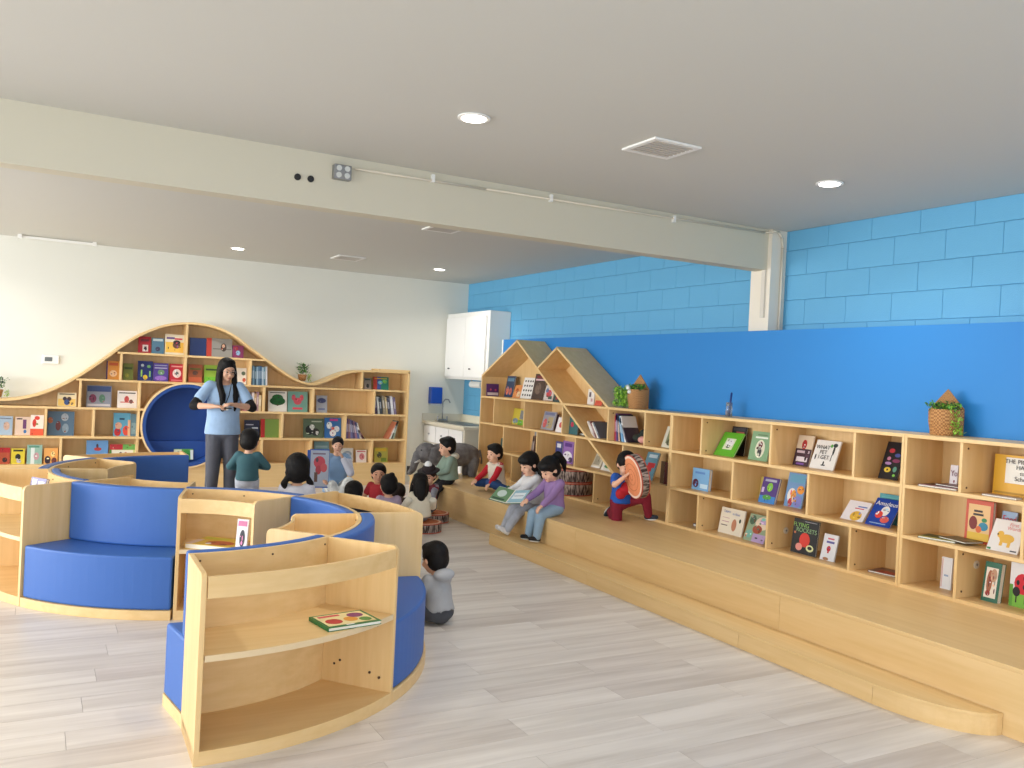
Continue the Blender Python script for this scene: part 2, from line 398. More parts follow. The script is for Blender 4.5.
# --- standing teacher
R, J = human('person', 'standing woman with long black hair, glasses, pale blue tee and grey trousers', (1.63, 8.79, 0), facing(1.63, 8.79, 6), AD,
    pel=(0, 0, .83), hands=[(-.08, .26, 1.12), (.12, .25, 1.10)], eh=[(-1, -.4, -.5), (1, -.4, -.5)], feet=[(-.09, 0, .07), (.10, .03, .07)], kh=[(0, 1, 0), (0, 1, 0)],
    head=(20, -12), hair='long', hem=-.03, shirt=cloth((160, 190, 224)), sleeve='short', pants=cloth((84, 86, 96)), shoes=cloth((60, 60, 66)), glasses=True, k=.985)
for s in (-1, 1):   # black under-sleeves
    e = J['el'][s]; a = MB().cone(J['sh'][s].lerp(e, .55), .052, e, .046).cone(e, .045, e.lerp(J['wr'][s], .22), .040)
    fuse(a, 'under_sleeve', cloth((14, 14, 16)), R, .011, 2)
MB().tube([J['neck']+Vector((-.06, .03, .01)), Vector((-.03, .13, 1.2)), Vector((0, .14, 1.12)), Vector((.03, .13, 1.2)), J['neck']+Vector((.06, .03, .01))], .004, 6).build('lanyard', BLACK, R, True)
bx('badge', (-.03, .135, 1.06), (.03, .14, 1.13), WHITE, R)
o = bx('phone', (-.035, .30, 1.085), (.035, .37, 1.094), BLACK, None, .003)
tag(o, 'dark phone held in the standing woman\'s hands', 'phone'); o.location = (1.63, 8.79, 0); o.rotation_euler = (0, 0, R.rotation_euler.z)
# --- toddler in teal sweater
R, J = human('person', 'small child in a teal sweater standing with back turned beside the standing woman', (1.785, 8.31, 0), facing(1.785, 8.31, 172), CH, k=1.05,
    pel=(0, 0, .43), hands=[(-.09, .13, .52), (.09, .13, .54)], eh=[(-1, -.7, -.2), (1, -.7, -.2)], feet=[(-.06, 0, .045), (.06, 0, .045)], kh=[(0, 1, 0)]*2, head=(-10, -8),
    shirt=cloth((66, 108, 118)), pants=cloth((190, 194, 206), .2), shoes=cloth((90, 90, 100)), skin=SKIN)
# --- kneeling girl in white and lilac
R, J = human('person', 'black-haired girl in a white and lilac top right behind the curved benches', (1.95, 7.17, 0), facing(1.95, 7.17, 178), CH, k=1.22,
    pel=(0, 0, .235), hands=[(-.1, .2, .3), (.1, .2, .3)], feet=[(-.07, -.14, .05), (.07, -.14, .05)], kh=[(0, 1, -.2)]*2, head=(8, -4), hair='pigtails',
    shirt=cloth((226, 226, 236)), sleevem=cloth((196, 178, 214)), pants=cloth((150, 140, 170)), shoes=cloth((220, 220, 220)), face=False, soles=[(0, -1, -.2)]*2)
# --- seated teacher reading
R, J = human('person', 'seated woman in pale blue and white, hand on chin, showing a picture book', (2.88, 9.06, 0), facing(2.88, 9.06, 8), AD, k=.76,
    pel=(0, 0, .22), up=(0, .10, 1), hands=[(-.045, .165, .565), (.17, .24, .36)], eh=[(-.30, .5, -1), (.8, .1, -.9)], feet=[(.08, .30, .10), (-.10, .26, .06)], kh=[(-.5, .8, .8), (.5, .8, .8)],
    head=(-6, -4), hair='bun', hstyle=(0, -1.0, .3), shirt=cloth((140, 172, 206)), sleevem=cloth((216, 218, 232)), pants=cloth((214, 216, 214), .35), shoes=cloth((40, 40, 44)))
T2 = R
# --- kids on the floor
R, J = human('person', 'child with black side bun sitting back-turned in front of the seated woman', (2.495, 7.32, 0), facing(2.495, 7.32, 176), CH, hands=[(-.08, .16, .14), (.08, .16, .14)],
    head=(-6, -8), hair='bun', hstyle=(.95, -.5, -.55), shirt=cloth((40, 40, 52)), pants=cloth((60, 60, 70)), shoes=cloth((200, 200, 200)), face=False, **crossed())
R, J = human('person', 'boy with short black hair in a red tee sitting on the floor and looking back', (3.24, 8.72, 0), facing(3.24, 8.72, 335), CH, hands=[(-.10, .17, .14), (.13, .15, .12)],
    head=(28, 0), hair='short', shirt=cloth((176, 44, 52)), sleeve='short', pants=cloth((30, 30, 38)), shoes=cloth((60, 60, 60)), skin=SKIN2, **crossed())
R, J = human('person', 'girl with a top bun in a lilac tee sitting beside the red tee boy', (3.00, 7.77, 0), facing(3.00, 7.77, 186), CH, hands=[(-.08, .16, .14), (.08, .16, .14)],
    head=(10, -6), hair='bun', hstyle=(.25, -.45, 1.05), shirt=cloth((178, 160, 186)), pants=cloth((110, 100, 120)), shoes=cloth((200, 190, 200)), face=False, **crossed())
R, J = human('person', 'child in a dark brown jacket hunched forward between the lilac tee and the cream top', (3.27, 8.22, 0), facing(3.27, 8.22, 180), CH, up=(0, .9, .45), puff=1.15, hands=[(-.10, .34, .06), (.10, .34, .06)],
    head=(0, -55), hair='short', hairm=HAIRB, shirt=cloth((62, 40, 30)), pants=cloth((120, 128, 122)), shoes=cloth((90, 90, 90)), face=False, **crossed())
R, J = human('person', 'girl with long dark hair in a cream top on a round cushion', (3.25, 7.60, 0), facing(3.25, 7.60, 190), CH, k=.90, puff=1.3, hands=[(-.10, .16, .20), (.10, .16, .20)],
    head=(0, -10), hair='longfull', shirt=cloth((228, 220, 200)), pants=cloth((130, 132, 140)), shoes=cloth((200, 196, 190)), face=False, **crossed(.86, .09))
for s in (-1, 1):
    fr = MB()
    for q in range(7): fr.ell((s*(.115+.004*q), -.06+.02*q, .31-.014*q), (.042, .03, .03), None, 8, 6)
    fuse(fr, 'frill', cloth((236, 230, 214)), R, .009, 1)
R, J = human('person', 'child in a dark brimmed hat and maroon top, head bowed by the platform', (3.57, 8.12, 0), facing(3.57, 8.12, 330), CH, k=.92, hands=[(-.10, .18, .18), (.10, .18, .18)],
    head=(12, -14), hair='short', hairm=HAIRB, shirt=cloth((112, 34, 50)), sleevem=cloth((150, 152, 164), .3), pants=cloth((60, 62, 70)), shoes=cloth((60, 60, 60)), **crossed(.92, .09))
hat = MB(); hm = cloth((40, 30, 34)); hw = cloth((232, 232, 232))
hat.ell(J['hp'](0, 0, .62), (.115, .125, .016), J['H'], 20, 6, hm); hat.ell(J['hp'](0, -.05, .80), (.072, .082, .055), J['H'], 16, 8, hm); hat.ell(J['hp'](0, .1, 1.30), (.040, .036, .042), J['H'], 12, 8, hw)
hat.build('hat', None, R, True)
# --- boy in green jacket on the platform edge
R, J = human('person', 'boy in a sage green jacket sitting on the platform edge before the elephant', (3.99, 8.56, 0), PI/2-.1, CH, k=1.0, puff=1.25, pel=(0, 0, .38), up=(0, .06, 1),
    hands=[(-.08, .17, .44), (.08, .19, .43)], feet=[(-.06, .20, .08), (.06, .20, .08)], kh=[(0, 1, 1)]*2, head=(0, -6), hair='short',
    shirt=cloth((138, 160, 146)), hood=cloth((214, 206, 186)), pants=cloth((30, 30, 36)), shoes=cloth((70, 70, 76)))
# --- boy in red and white
R, J = human('person', 'boy in a white top with red sleeves kneeling on the platform', (4.25, 7.92, .32), PI/2+.22, CH, k=.93, puff=1.1, pel=(0, 0, .08), up=(0, .16, 1),
    hands=[(-.10, .19, .10), (.10, .20, .12)], feet=[(-.21, .06, .06), (.15, -.02, .05)], kh=[(-.1, 1, .15), (.1, 1, .15)], head=(0, -6), hair='short',
    shirt=cloth((216, 206, 190)), sleevem=cloth((190, 26, 42)), pants=cloth((38, 74, 132)), shoes=GRNSHOE, soles=[(-1, -.3, 0), (1, -.3, 0)])
# --- the two girls sharing a book
R, J = human('person', 'girl with a dark braid in a white hoodie sitting on the platform edge', (4.02, 6.78, 0), PI/2-.05, CH, k=1.02, puff=1.25, pel=(0, 0, .39), up=(0, .08, 1),
    hands=[(-.05, .24, .46), (.12, .22, .46)], feet=[(-.07, .29, .15), (.03, .27, .15)], kh=[(0, 1, 1)]*2, head=(8, -20), hair='braid',
    shirt=cloth((222, 222, 224)), hood=True, pants=cloth((176, 180, 192), .15), shoes=cloth((226, 224, 226)))
R, J = human('person', 'girl with a ponytail in a purple sweater sitting on the platform edge', (4.02, 6.42, 0), PI/2+.15, CH, k=1.02, pel=(0, 0, .39), up=(0, .05, 1),
    hands=[(-.08, .20, .43), (.10, .22, .46)], feet=[(-.05, .22, .15), (.06, .22, .15)], kh=[(0, 1, 1)]*2, head=(-4, -28), hair='ponytail',
    shirt=cloth((146, 116, 166)), pants=cloth((142, 168, 190)), shoes=cloth((28, 28, 32)))
# --- boy behind the wood-slice cushion
R, J = human('person', 'boy in maroon trousers kneeling and hiding behind a wood-slice cushion', (4.50, 6.09, .32), facing(4.50, 6.09, 30), CH, k=1.0, pel=(0, 0, .16), up=(0, .10, 1),
    hands=[(-.12, .19, .40), (.07, .17, .40)], eh=[(-1, 0, -1), (1, 0, -1)], feet=[(-.22, .10, .05), (.02, -.15, .05)], kh=[(-.35, 1, 1), (.15, 1, -.6)], head=(-10, -26), hair='short',
    shirt=cloth((34, 88, 178)), sleeve='short', pants=cloth((128, 22, 44)), shoes=cloth((44, 48, 60)), soles=[(-.6, .6, 0), (0, -1, 0)])
fuse(MB().ell((0, .10, .29), (.07, .035, .06)).ell((.06, .09, .24), (.05, .035, .05)), 'shirt_print', cloth((180, 30, 44)), R, .009, 1)
# --- boy in grey hoodie
R, J = human('person', 'boy in a light grey hooded top sitting on the floor beside a blue seat', (2.19, 4.73, 0), facing(2.19, 4.73, 224), CH, k=.93, hem=.06, up=(0, .20, 1),
    hands=[(-.12, .17, .10), (.09, .20, .12)], head=(0, -10), hair='short', shirt=cloth((160, 162, 166)), hood=cloth((170, 172, 176)), pants=cloth((70, 72, 78)), shoes=cloth((60, 60, 66)), **crossed(.96))

# ================= PLUSH ELEPHANT =================
E0 = thing('plush_elephant', 'large grey plush elephant standing on the far end of the platform', 'toy', (4.30, 9.22, .32), 0)
E0.scale = (1, 1, .94)
FUR = mat((112, 110, 112), 0.95, 'grey_plush', bump=0.9, bscale=60, mottle=0.35, mscale=14)
e = MB(); e.ell((.10, 0, .27), (.30, .155, .150)); e.ell((-.12, 0, .27), (.18, .14, .14)); e.ell((-.30, 0, .29), (.135, .12, .13))
for x, y in ((.28, .08), (.28, -.08), (-.06, .08), (-.06, -.08)): e.cone((x, y, .20), .07, (x-.02, y, .035), .055)
e.tube([(-.40, 0, .27), (-.44, 0, .17), (-.46, 0, .09), (-.50, -.01, .05)], [.062, .048, .04, .032], 10)
fuse(e, 'body', FUR, E0, .011, 2)
for s in (-1, 1):
    fuse(MB().ell((-.24, s*.12, .26), (.085, .028, .12), Matrix.Rotation(s*.3, 3, 'Z')), 'ear', FUR, E0, .010, 1)
    fuse(MB().ell((.0, 0, 0), (.05, .045, .03)).xf(Matrix.Translation((.27, s*.085, .03))), 'foot_pad', mat((150, 148, 146), .9, 'grey_felt'), E0, .010, 1)
    MB().ell((-.395, s*.07, .33), (.010, .008, .010)).build('eye', BLACK, E0, True)
    MB().cone((-.41, s*.06, .20), .016, (-.47, s*.07, .18), .006).build('tusk', WHITE, E0, True)
MB().tube([(.39, 0, .32), (.42, 0, .22), (.42, 0, .16)], [.012, .009, .014], 6).build('tail', FUR, E0, True)
# ================= ROOM =================
XW, YB, ZC = 5.38, 11.17, 2.82
XP = 5.12                      # face of the lower blue furred-out panel
def struct(o): o['kind'] = 'structure'; return o
sub = mat((170, 160, 150), 0.9, 'subfloor')
floor = struct(bx('floor', (-7.6, -3.2, -.12), (XW+.2, YB+.1, -.006), sub))
PK = [grain('pale_oak_plank', c1, c2, (.8, 11, 4), rough=.38, nscale=1.1, spec=.4, detail=5) for c1, c2 in
      (((200, 191, 183), (224, 217, 210)), ((205, 196, 188), (228, 221, 214)), ((196, 186, 178), (221, 213, 206)), ((208, 200, 192), (230, 223, 216)))]
pm = {}
def plank(x0, x1, y0, y1, m):
    L = round(x1-x0, 3); W_ = round(y1-y0, 3); key = (L, W_, m.name)
    if key not in pm:
        g = .0008; b = MB().box((g, g, -.006), (L-g, W_-g, 0))
        me = bpy.data.meshes.new('plank'); me.from_pydata(b.v, [], b.f); me.materials.append(m); me.update(); pm[key] = me
    o = link('plank', pm[key], floor); o.location = (x0, y0, 0); return o
PW, PL = .185, 1.22
rows = int((YB-1.45)/PW)+1; cnt = 0; rest = MB()
for r in range(-26, rows):
    y0 = 1.45+r*PW; y1 = min(y0+PW, YB)
    off = (r*0.47 % 1)*PL
    x = -7.6-off
    while x < XW:
        a, b_ = max(x, -7.6), min(x+PL, XW)
        m = random.choice(PK)
        vis = (r >= 2) and b_ > -1.6+(.0 if y0 > 3 else .8) and a < 4.2 and y0 < 8.9 and cnt < 290 and a < .4+y0*1.05
        if b_-a > .05:
            if vis: plank(a, b_, y0, y1, m); cnt += 1
            else: g = .0008; rest.box((a+g, y0+g, -.006), (b_-g, y1-g, 0), m)
        x += PL
o = rest.build('plank_field', None, floor); o['kind'] = 'stuff'
ceil = struct(bx('ceiling', (-7.6, -3.2, ZC), (XW+.2, YB+.1, ZC+.1), CEIL))
struct(bx('wall_back', (-7.6, YB, 0), (XW+.2, YB+.12, ZC), CREAM))
# glazed side wall: low sill wall, header and mullions (outside the frame, lets the daylight in)
wl = struct(MB().box((-7.72, -3.2, 0), (-7.62, YB, .3)).box((-7.72, -3.2, 2.66), (-7.62, YB, ZC)).box((-7.72, 8.2, .3), (-7.62, YB, 2.66)).build('wall_left', CREAM))
fr_ = MB()
for k in range(7): fr_.box((-7.70, -3.2+k*1.9, .3), (-7.64, -3.14+k*1.9, 2.66))
struct(fr_.build('window_1', mat((70, 72, 76), .4, 'window_frame')))
struct(MB().box((-7.72, -3.4, 0), (XW+.2, -3.3, .3)).box((-7.72, -3.4, 2.66), (XW+.2, -3.3, ZC)).build('wall_front', CREAM))
# right wall: painted concrete block
WB = mat((98, 170, 210), 0.6, 'sky_blue_block_paint', bump=0.18, bscale=120)
WJ = mat((90, 162, 203), 0.7, 'blue_mortar_joint')
wr_ = struct(bx('wall_right', (XW+.012, -3.2, 0), (XW+.2, YB+.1, ZC), WJ))
bm_ = {}
def blk(y0, y1, z0, z1):
    key = (round(y1-y0, 3), round(z1-z0, 3))
    if key not in bm_:
        g = .0008; c = .003; L, Hh = key
        vs = []; A = [(g, g), (L-g, g), (L-g, Hh-g), (g, Hh-g)]; B = [(g+c, g+c), (L-g-c, g+c), (L-g-c, Hh-g-c), (g+c, Hh-g-c)]
        vs = [(.014, y, z) for y, z in A]+[(.003, y, z) for y, z in A]+[(0, y, z) for y, z in B]
        fs = [(0, 1, 2, 3)]+[(i, 4+i, 4+(i+1) % 4, (i+1) % 4) for i in range(4)]+[(4+i, 8+i, 8+(i+1) % 4, 4+(i+1) % 4) for i in range(4)]+[(8, 11, 10, 9)]
        me = bpy.data.meshes.new('block'); me.from_pydata(vs, [], fs); me.materials.append(WB); me.update(); bm_[key] = me
    o = link('block', bm_[key], wr_); o.location = (XW, y0, z0)
CZ = [2.82, 2.657, 2.452, 2.25, 2.048, 1.845, 1.643, 1.44, 1.237, 1.035, .832]
for i in range(len(CZ)-1):
    ph = 4.353 if i % 2 == 0 else 4.556
    y = ph-.403*(8 if i < 5 else -12)
    while y < YB:
        if i < 5 and y > 1.2 or y > 9.3: blk(max(y, 0), min(y+.403, YB), CZ[i+1], CZ[i])
        y += .403
# lower furred-out panel with white end trim
pan = struct(bx('trim_1', (XP, -3.2, 0), (XW-.005, 9.55, 1.985), mat((42, 128, 200), 0.5, 'bright_blue_panel', spec=.35)))
struct(bx('trim_2', (XP-.004, 9.55, 0), (XW-.005, 9.58, 1.985), WHITE))
# beam and column
beam = struct(bx('trim_3', (-7.6, 5.22, 2.49), (XW-.13, 5.36, ZC+.01), mat((206, 201, 182), .7, 'cream_beam_paint', bump=.03, bscale=60)))
colm = struct(bx('trim_4', (5.215, 5.18, 0), (XW+.01, 5.40, ZC), mat((232, 224, 208), .6, 'white_column_paint')))
struct(bx('trim_5', (5.195, 5.222, 2.10), (5.215, 5.26, 2.49), mat((214, 208, 196), .6, 'grey_cover')))
hole = MB()
for x in (1.335, 1.415): hole.cyl((x, 5.2195, 2.652), (x, 5.212, 2.652), .020, 18, BLACK)
o = hole.build('conduit_hole', None, beam); 
# conduit
cd = MB(); cd.tube([(1.69, 5.205, 2.755), (2.6, 5.205, 2.765), (5.16, 5.205, 2.79), (5.20, 5.17, 2.79)], .008, 8)
cd.tube([(5.20, 5.165, 2.80), (5.27, 5.165, 2.80), (5.31, 5.165, 2.76), (5.325, 5.165, 2.68), (5.325, 5.165, 1.99)], .010, 8)
t = tag(cd.build('electrical_conduit', mat((216, 208, 190), .5, 'painted_conduit'), None, True), 'thin painted conduit running along the beam and down the column', 'pipe')
for x in (2.2, 3.1, 4.2): bx('clip', (x, 5.19, 2.75), (x+.02, 5.22, 2.80), WHITE, t)
jb = thing('junction_box', 'square grey electrical box with four round sockets on the beam', 'electrical box', (1.60, 5.20, 2.715))
bx('box', (-.055, -.03, -.045), (.055, .02, .045), METAL, jb, .004)
for sx in (-1, 1):
    for sz in (-1, 1): MB().cyl((sx*.026, -.031, sz*.021), (sx*.026, -.036, sz*.021), .017, 14).build('socket', mat((205, 208, 205), .5, 'pale_socket'), jb)
# ceiling fittings
def lamp(x, y):
    l = bpy.data.lights.new('downlight_lamp', 'AREA'); l.shape = 'DISK'; l.size = .16; l.energy = 7.5; l.color = (1.0, .96, .90); l.spread = math.radians(140)
    o = bpy.data.objects.new('downlight_lamp', l); COL.objects.link(o); o.location = (x, y, ZC-.016); return o
for x, y in ((-.5, 3.98), (-2.9, 3.98), (-.5, 10.0), (-2.9, 10.0), (4.3, .9)): lamp(x, y)     # assumed unseen downlights, added to brighten the floor and platform
def downlight(x, y, lab):
    t = thing('downlight', lab, 'ceiling light', (x, y, ZC), group='recessed ceiling downlights')
    MB().cyl((0, 0, -.002), (0, 0, -.009), .084, 28).build('trim_ring', WHITE, t)
    MB().cyl((0, 0, -.009), (0, 0, -.012), .062, 28).build('lens', mat((255, 250, 240), .5, 'lit_lens', emit=9.0), t)
    lamp(x, y)
downlight(1.90, 3.98, 'round lit downlight nearest, in front of the beam at centre')
downlight(4.30, 3.81, 'round lit downlight near the upper blue wall')
downlight(1.94, 10.05, 'round lit downlight beyond the beam above the wave bookcase')
downlight(4.35, 9.89, 'round lit downlight beyond the beam near the white cabinet')
def vent(x, y, wx, wy, lab, n=7):
    t = thing('ceiling_vent', lab, 'air vent', (x, y, ZC), group=None)
    f = MB(); e = .03; z0, z1 = -.012, -.001
    f.box((-wx, -wy, z0), (wx, -wy+e, z1)).box((-wx, wy-e, z0), (wx, wy, z1)).box((-wx, -wy+e, z0), (-wx+e, wy-e, z1)).box((wx-e, -wy+e, z0), (wx, wy-e, z1))
    f.build('frame', WHITE, t); bx('backing', (-wx+e, -wy+e, -.003), (wx-e, wy-e, -.001), mat((70, 66, 60), .8, 'vent_dark'), t)
    for k in range(n):
        yy = -wy+e+(k+.5)*(2*wy-2*e)/n
        MB().box((-wx+e, yy-.011, -.012), (wx-e, yy+.009, -.005)).build('slat', mat((200, 194, 184), .6, 'vent_slat'), t)
vent(2.985, 3.83, .16, .15, 'square louvred vent in the ceiling in front of the beam')
vent(3.16, 7.14, .15, .15, 'louvred vent in the ceiling just beyond the beam')
vent(3.14, 9.80, .16, .18, 'louvred vent in the ceiling farthest from the beam')
t = thing('ceiling_rail', 'slim white rail fixed to the ceiling above the thermostat', 'rail', (.17, 10.95, ZC))
bx('rail', (-.40, -.02, -.035), (.38, .02, -.012), WHITE, t)
for x in (-.38, .36): bx('bracket', (x-.02, -.04, -.045), (x+.02, .04, 0), WHITE, t)
t = thing('thermostat', 'small white wall thermostat with a grey screen above the left of the wave bookcase', 'thermostat', (.145, YB, 1.465))
bx('case', (-.085, -.025, -.05), (.085, 0, .05), WHITE, t, .006); bx('screen', (-.06, -.028, -.022), (.015, -.024, .025), mat((90, 96, 96), .3, 'lcd'), t)

# ================= PLATFORM AND STEP =================
PT = .32
pf = thing('platform', 'long maple platform running under the right-hand bookcases', 'platform', (0, 0, 0))
bx('top_panel', (3.88, -.6, PT-.022), (XP, 8.20, PT), W_Y, pf, .003)
bx('top_panel', (3.88, 8.202, PT-.022), (XP, 9.45, PT), W_Y, pf, .003)
for a, b_ in ((-.6, 1.45), (1.452, 3.65), (3.652, 5.85), (5.852, 8.20)): bx('riser_panel', (3.882, a, 0), (3.90, b_, PT-.022), W_Y, pf, .0015)
bx('riser_panel', (3.90, 8.202, 0), (3.918, 9.45, PT-.022), W_Y, pf, .0015)
bx('end_panel', (3.918, 9.43, 0), (XP, 9.45, PT-.022), W_X, pf)
st = thing('step', 'low maple step with a rounded near end along the front of the platform', 'step', (0, 0, 0))
def step_poly(d):
    P = [(3.879, 6.98+.0-d), (3.64+d, 6.88-d)]
    for k in range(13):
        a = PI/2*k/12; P.append((3.879-(.249-d)*math.cos(a), 2.80-(.50-d)*math.sin(a)))
    return P
MB().prism(step_poly(0), 'z', .083, .10).build('tread', W_Y, st, bevel=.002)
def riser(y1, y0, name='riser_panel'):
    bx(name, (3.633, y0, 0), (3.65, y1, .083), W_Y, st, .001)
riser(6.87, 5.30); riser(5.298, 3.72); riser(3.718, 2.80)
b = MB(); prev = None
for k in range(13):
    a = PI/2*k/12; p = (3.879-.246*math.cos(a), 2.798-.495*math.sin(a)); q = (3.879-.232*math.cos(a), 2.798-.48*math.sin(a))
    if prev: b.prism([prev[0], p, q, prev[1]], 'z', 0, .083)
    prev = (p, q)
b.build('curved_riser', W_Y, st)
MB().prism([(3.879, 6.975), (3.633, 6.87), (3.645, 6.86), (3.879, 6.96)], 'z', 0, .083).build('end_riser', W_X, st)

# ================= RIGHT-HAND BOOKCASES =================
XF, XB = 4.75, 5.118        # front edge, rear
LV = [.332, .638, .950, 1.265]
def vboard(p, y, z0, z1, t=.018, x0=XF, name='divider'): return bx(name, (x0, y-t/2, z0), (XB-.012, y+t/2, z1), W_V, p, .0015)
def hboard(p, y0, y1, z, t=.022, name='shelf_board'): return bx(name, (XF-.001, y0, z-t/2), (XB-.012, y1, z+t/2), W_Y, p, .0015)
def lowcase(y0, y1, lab):
    p = thing('bookcase', lab, 'bookcase', (0, 0, 0), group=None); y0 += .001; y1 -= .001
    bx('back_panel', (XB-.012, y0, PT), (XB, y1, 1.277), W_V, p)
    bx('side_panel', (XF, y0, PT), (XB-.012, y0+.018, 1.277), W_V, p, .0015); bx('side_panel', (XF, y1-.018, PT), (XB-.012, y1, 1.277), W_V, p, .0015)
    for z in LV: hboard(p, y0+.018, y1-.018, z)
    for dy, i in ((.373, 2), (1.114, 2), (1.87, 2), (.746, 1), (1.492, 1), (.373, 0), (1.11, 0), (1.87, 0)):
        vboard(p, y0+dy, LV[i]+.011, LV[i+1]-.011)
    for (yy, zz) in ((y0+1.87-.012, 1.22), (y0+1.87-.012, .99), (y0+1.114-.012, 1.22), (y0+.373-.012, .60), (y0+.373-.012, .38), (y0+1.11-.012, .38), (y0+1.87-.012, .60), (y0+1.87-.012, .38)):
        MB().cyl((4.80, yy+.003, zz), (4.80, yy-.0005, zz), .006, 10).build('cam_hole', mat((92, 62, 34), .8, 'drilled_hole'), p)
    return p
C1 = lowcase(3.52, 5.77, 'low maple bookcase in the middle of the platform, three tiers high')
C2 = lowcase(1.27, 3.52, 'low maple bookcase nearest the viewer at the right, below the hanging basket on its top')
hc_ = thing('house_bookcase', 'maple bookcase with two house-shaped gables at the far end of the platform', 'bookcase', (0, 0, 0))
A0, A1 = 5.771, 9.385; T = .018
AP1 = (8.54, 1.945); EV = (A1, 1.527); FT = (6.535, .650); AP2 = (7.68, 1.858); E2 = (6.70, 1.277)
def onslope(y): return AP1[1]+(FT[1]-AP1[1])*(y-AP1[0])/(FT[0]-AP1[0])
def slope(name, p, q, t=.024):
    d = Vector((q[0]-p[0], q[1]-p[1])).normalized(); n = Vector((-d.y, d.x))
    if n.y > 0: n = -n
    MB().prism([p, q, (q[0]+n.x*t, q[1]+n.y*t), (p[0]+n.x*t, p[1]+n.y*t)], 'x', XF-.002, XB-.004).build(name, W_Y, hc_, bevel=.0015)
slope('roof_board', EV, AP1); slope('roof_board', AP1, FT)
VL = (8.06, onslope(8.06)+.004); slope('roof_board', VL, AP2); slope('roof_board', AP2, E2)
MB().prism([(A0, PT), (A1, PT), (A1, EV[1]-.01), (AP1[0], AP1[1]-.02), (VL[0]+.02, onslope(VL[0])-.03), (AP2[0], AP2[1]-.02), (E2[0]+.03, 1.27), (A0, 1.27)], 'x', XB-.012, XB-.001).build('back_panel', W_V, hc_)
bx('side_panel', (XF, A1-T, PT), (XB-.012, A1, EV[1]-.004), W_V, hc_, .0015); bx('side_panel', (XF, A0, PT), (XB-.012, A0+T, 1.277), W_V, hc_, .0015)
hboard(hc_, A0+T, A1-T, 1.265); hboard(hc_, A0+T, A1-T, .950); hboard(hc_, A0+T, 8.76, .638); hboard(hc_, A0+T, A1-T, LV[0])
for y in (6.138, 6.70, 8.306, 9.026): vboard(hc_, y, .961, 1.254)
vboard(hc_, 7.51, .961, 1.254)
for y in (6.448, 7.247, 8.004): vboard(hc_, y, .649, .939)
vboard(hc_, 8.76, .627, .939)
for y in (6.887, 8.532): vboard(hc_, y, .343, .627)
for (yy, zz) in ((6.70-.012, 1.22), (6.138-.012, 1.0), (6.887-.012, .38)):
    MB().cyl((4.80, yy+.003, zz), (4.80, yy-.0005, zz), .006, 10).build('cam_hole', mat((92, 62, 34), .8, 'drilled_hole'), hc_)
for y, z, lab in ((4.615, .47, 'round clear socket cover on the divider beside the dark rocket book'), (3.131, .53, 'round clear socket cover on the divider beside the green-framed book')):
    t = thing('socket_cover', lab, 'socket', (4.93, y, z))
    MB().cyl((0, 0, 0), (0, -.006, 0), .024, 18).build('disc', mat((214, 204, 186), .3, 'clear_plastic'), t); MB().cyl((0, -.006, 0), (0, -.009, 0), .008, 10).build('screw', METAL, t)

# ================= WAVE BOOKCASE ON THE BACK WALL =================
YF, YR = 10.88, 11.168
wv = thing('wave_bookcase', 'maple wave-topped bookcase with a round blue reading nook against the back wall', 'bookcase', (0, 0, 0))
CUR = [(-2.6, 1.30), (-2.0, 1.24), (-1.5, 1.12), (-1.0, 1.035), (-.6, 1.012), (-.33, 1.015), (-.15, 1.035), (.03, 1.085), (.23, 1.18), (.46, 1.335), (.69, 1.525), (.86, 1.675), (1.05, 1.815), (1.30, 1.935), (1.56, 1.985), (1.80, 1.975), (1.99, 1.925), (2.14, 1.85), (2.26, 1.765), (2.49, 1.61), (2.67, 1.49), (2.85, 1.385), (2.98, 1.335), (3.08, 1.318), (3.18, 1.332), (3.34, 1.40), (3.52, 1.478), (3.70, 1.512), (3.97, 1.522), (4.42, 1.522)]
def cr(P, n=4):
    o = []
    for i in range(len(P)-1):
        p0 = P[max(i-1, 0)]; p1 = P[i]; p2 = P[i+1]; p3 = P[min(i+2, len(P)-1)]
        for k in range(n):
            t = k/n; f = lambda a, b, c, d: .5*((2*b)+(-a+c)*t+(2*a-5*b+4*c-d)*t*t+(-a+3*b-3*c+d)*t**3)
            o.append((f(p0[0], p1[0], p2[0], p3[0]), f(p0[1], p1[1], p2[1], p3[1])))
    return o+[P[-1]]
CUR = cr(CUR)
def zc(x):
    for a, b in zip(CUR, CUR[1:]):
        if a[0] <= x <= b[0]: return a[1]+(b[1]-a[1])*(x-a[0])/max(b[0]-a[0], 1e-6)
    return CUR[-1][1]
low = []
for i, p in enumerate(CUR):
    a = CUR[max(i-1, 0)]; b = CUR[min(i+1, len(CUR)-1)]; d = Vector((b[0]-a[0], b[1]-a[1])).normalized()
    low.append((p[0]+d.y*.026, p[1]-d.x*.026))
MB().strip(CUR, low, 'y', YF-.004, YR).build('wave_top', W_X, wv)
bk = MB(); bk.strip([(p[0], p[1]-.012) for p in CUR], [(p[0], 0.0) for p in CUR], 'y', YR-.012, YR-.001); bk.build('back_panel', W_V, wv)
LB = [.28, .60, .93, 1.255, 1.58]
def xrange_at(z):    # spans where the wave is above z
    out = []; s = None
    for p in CUR:
        if p[1] > z+.03 and s is None: s = p[0]
        if p[1] <= z+.03 and s is not None: out.append((s, p[0])); s = None
    if s is not None: out.append((s, CUR[-1][0]))
    return out
CX, CZ_, CR_ = 1.60, .755, .50
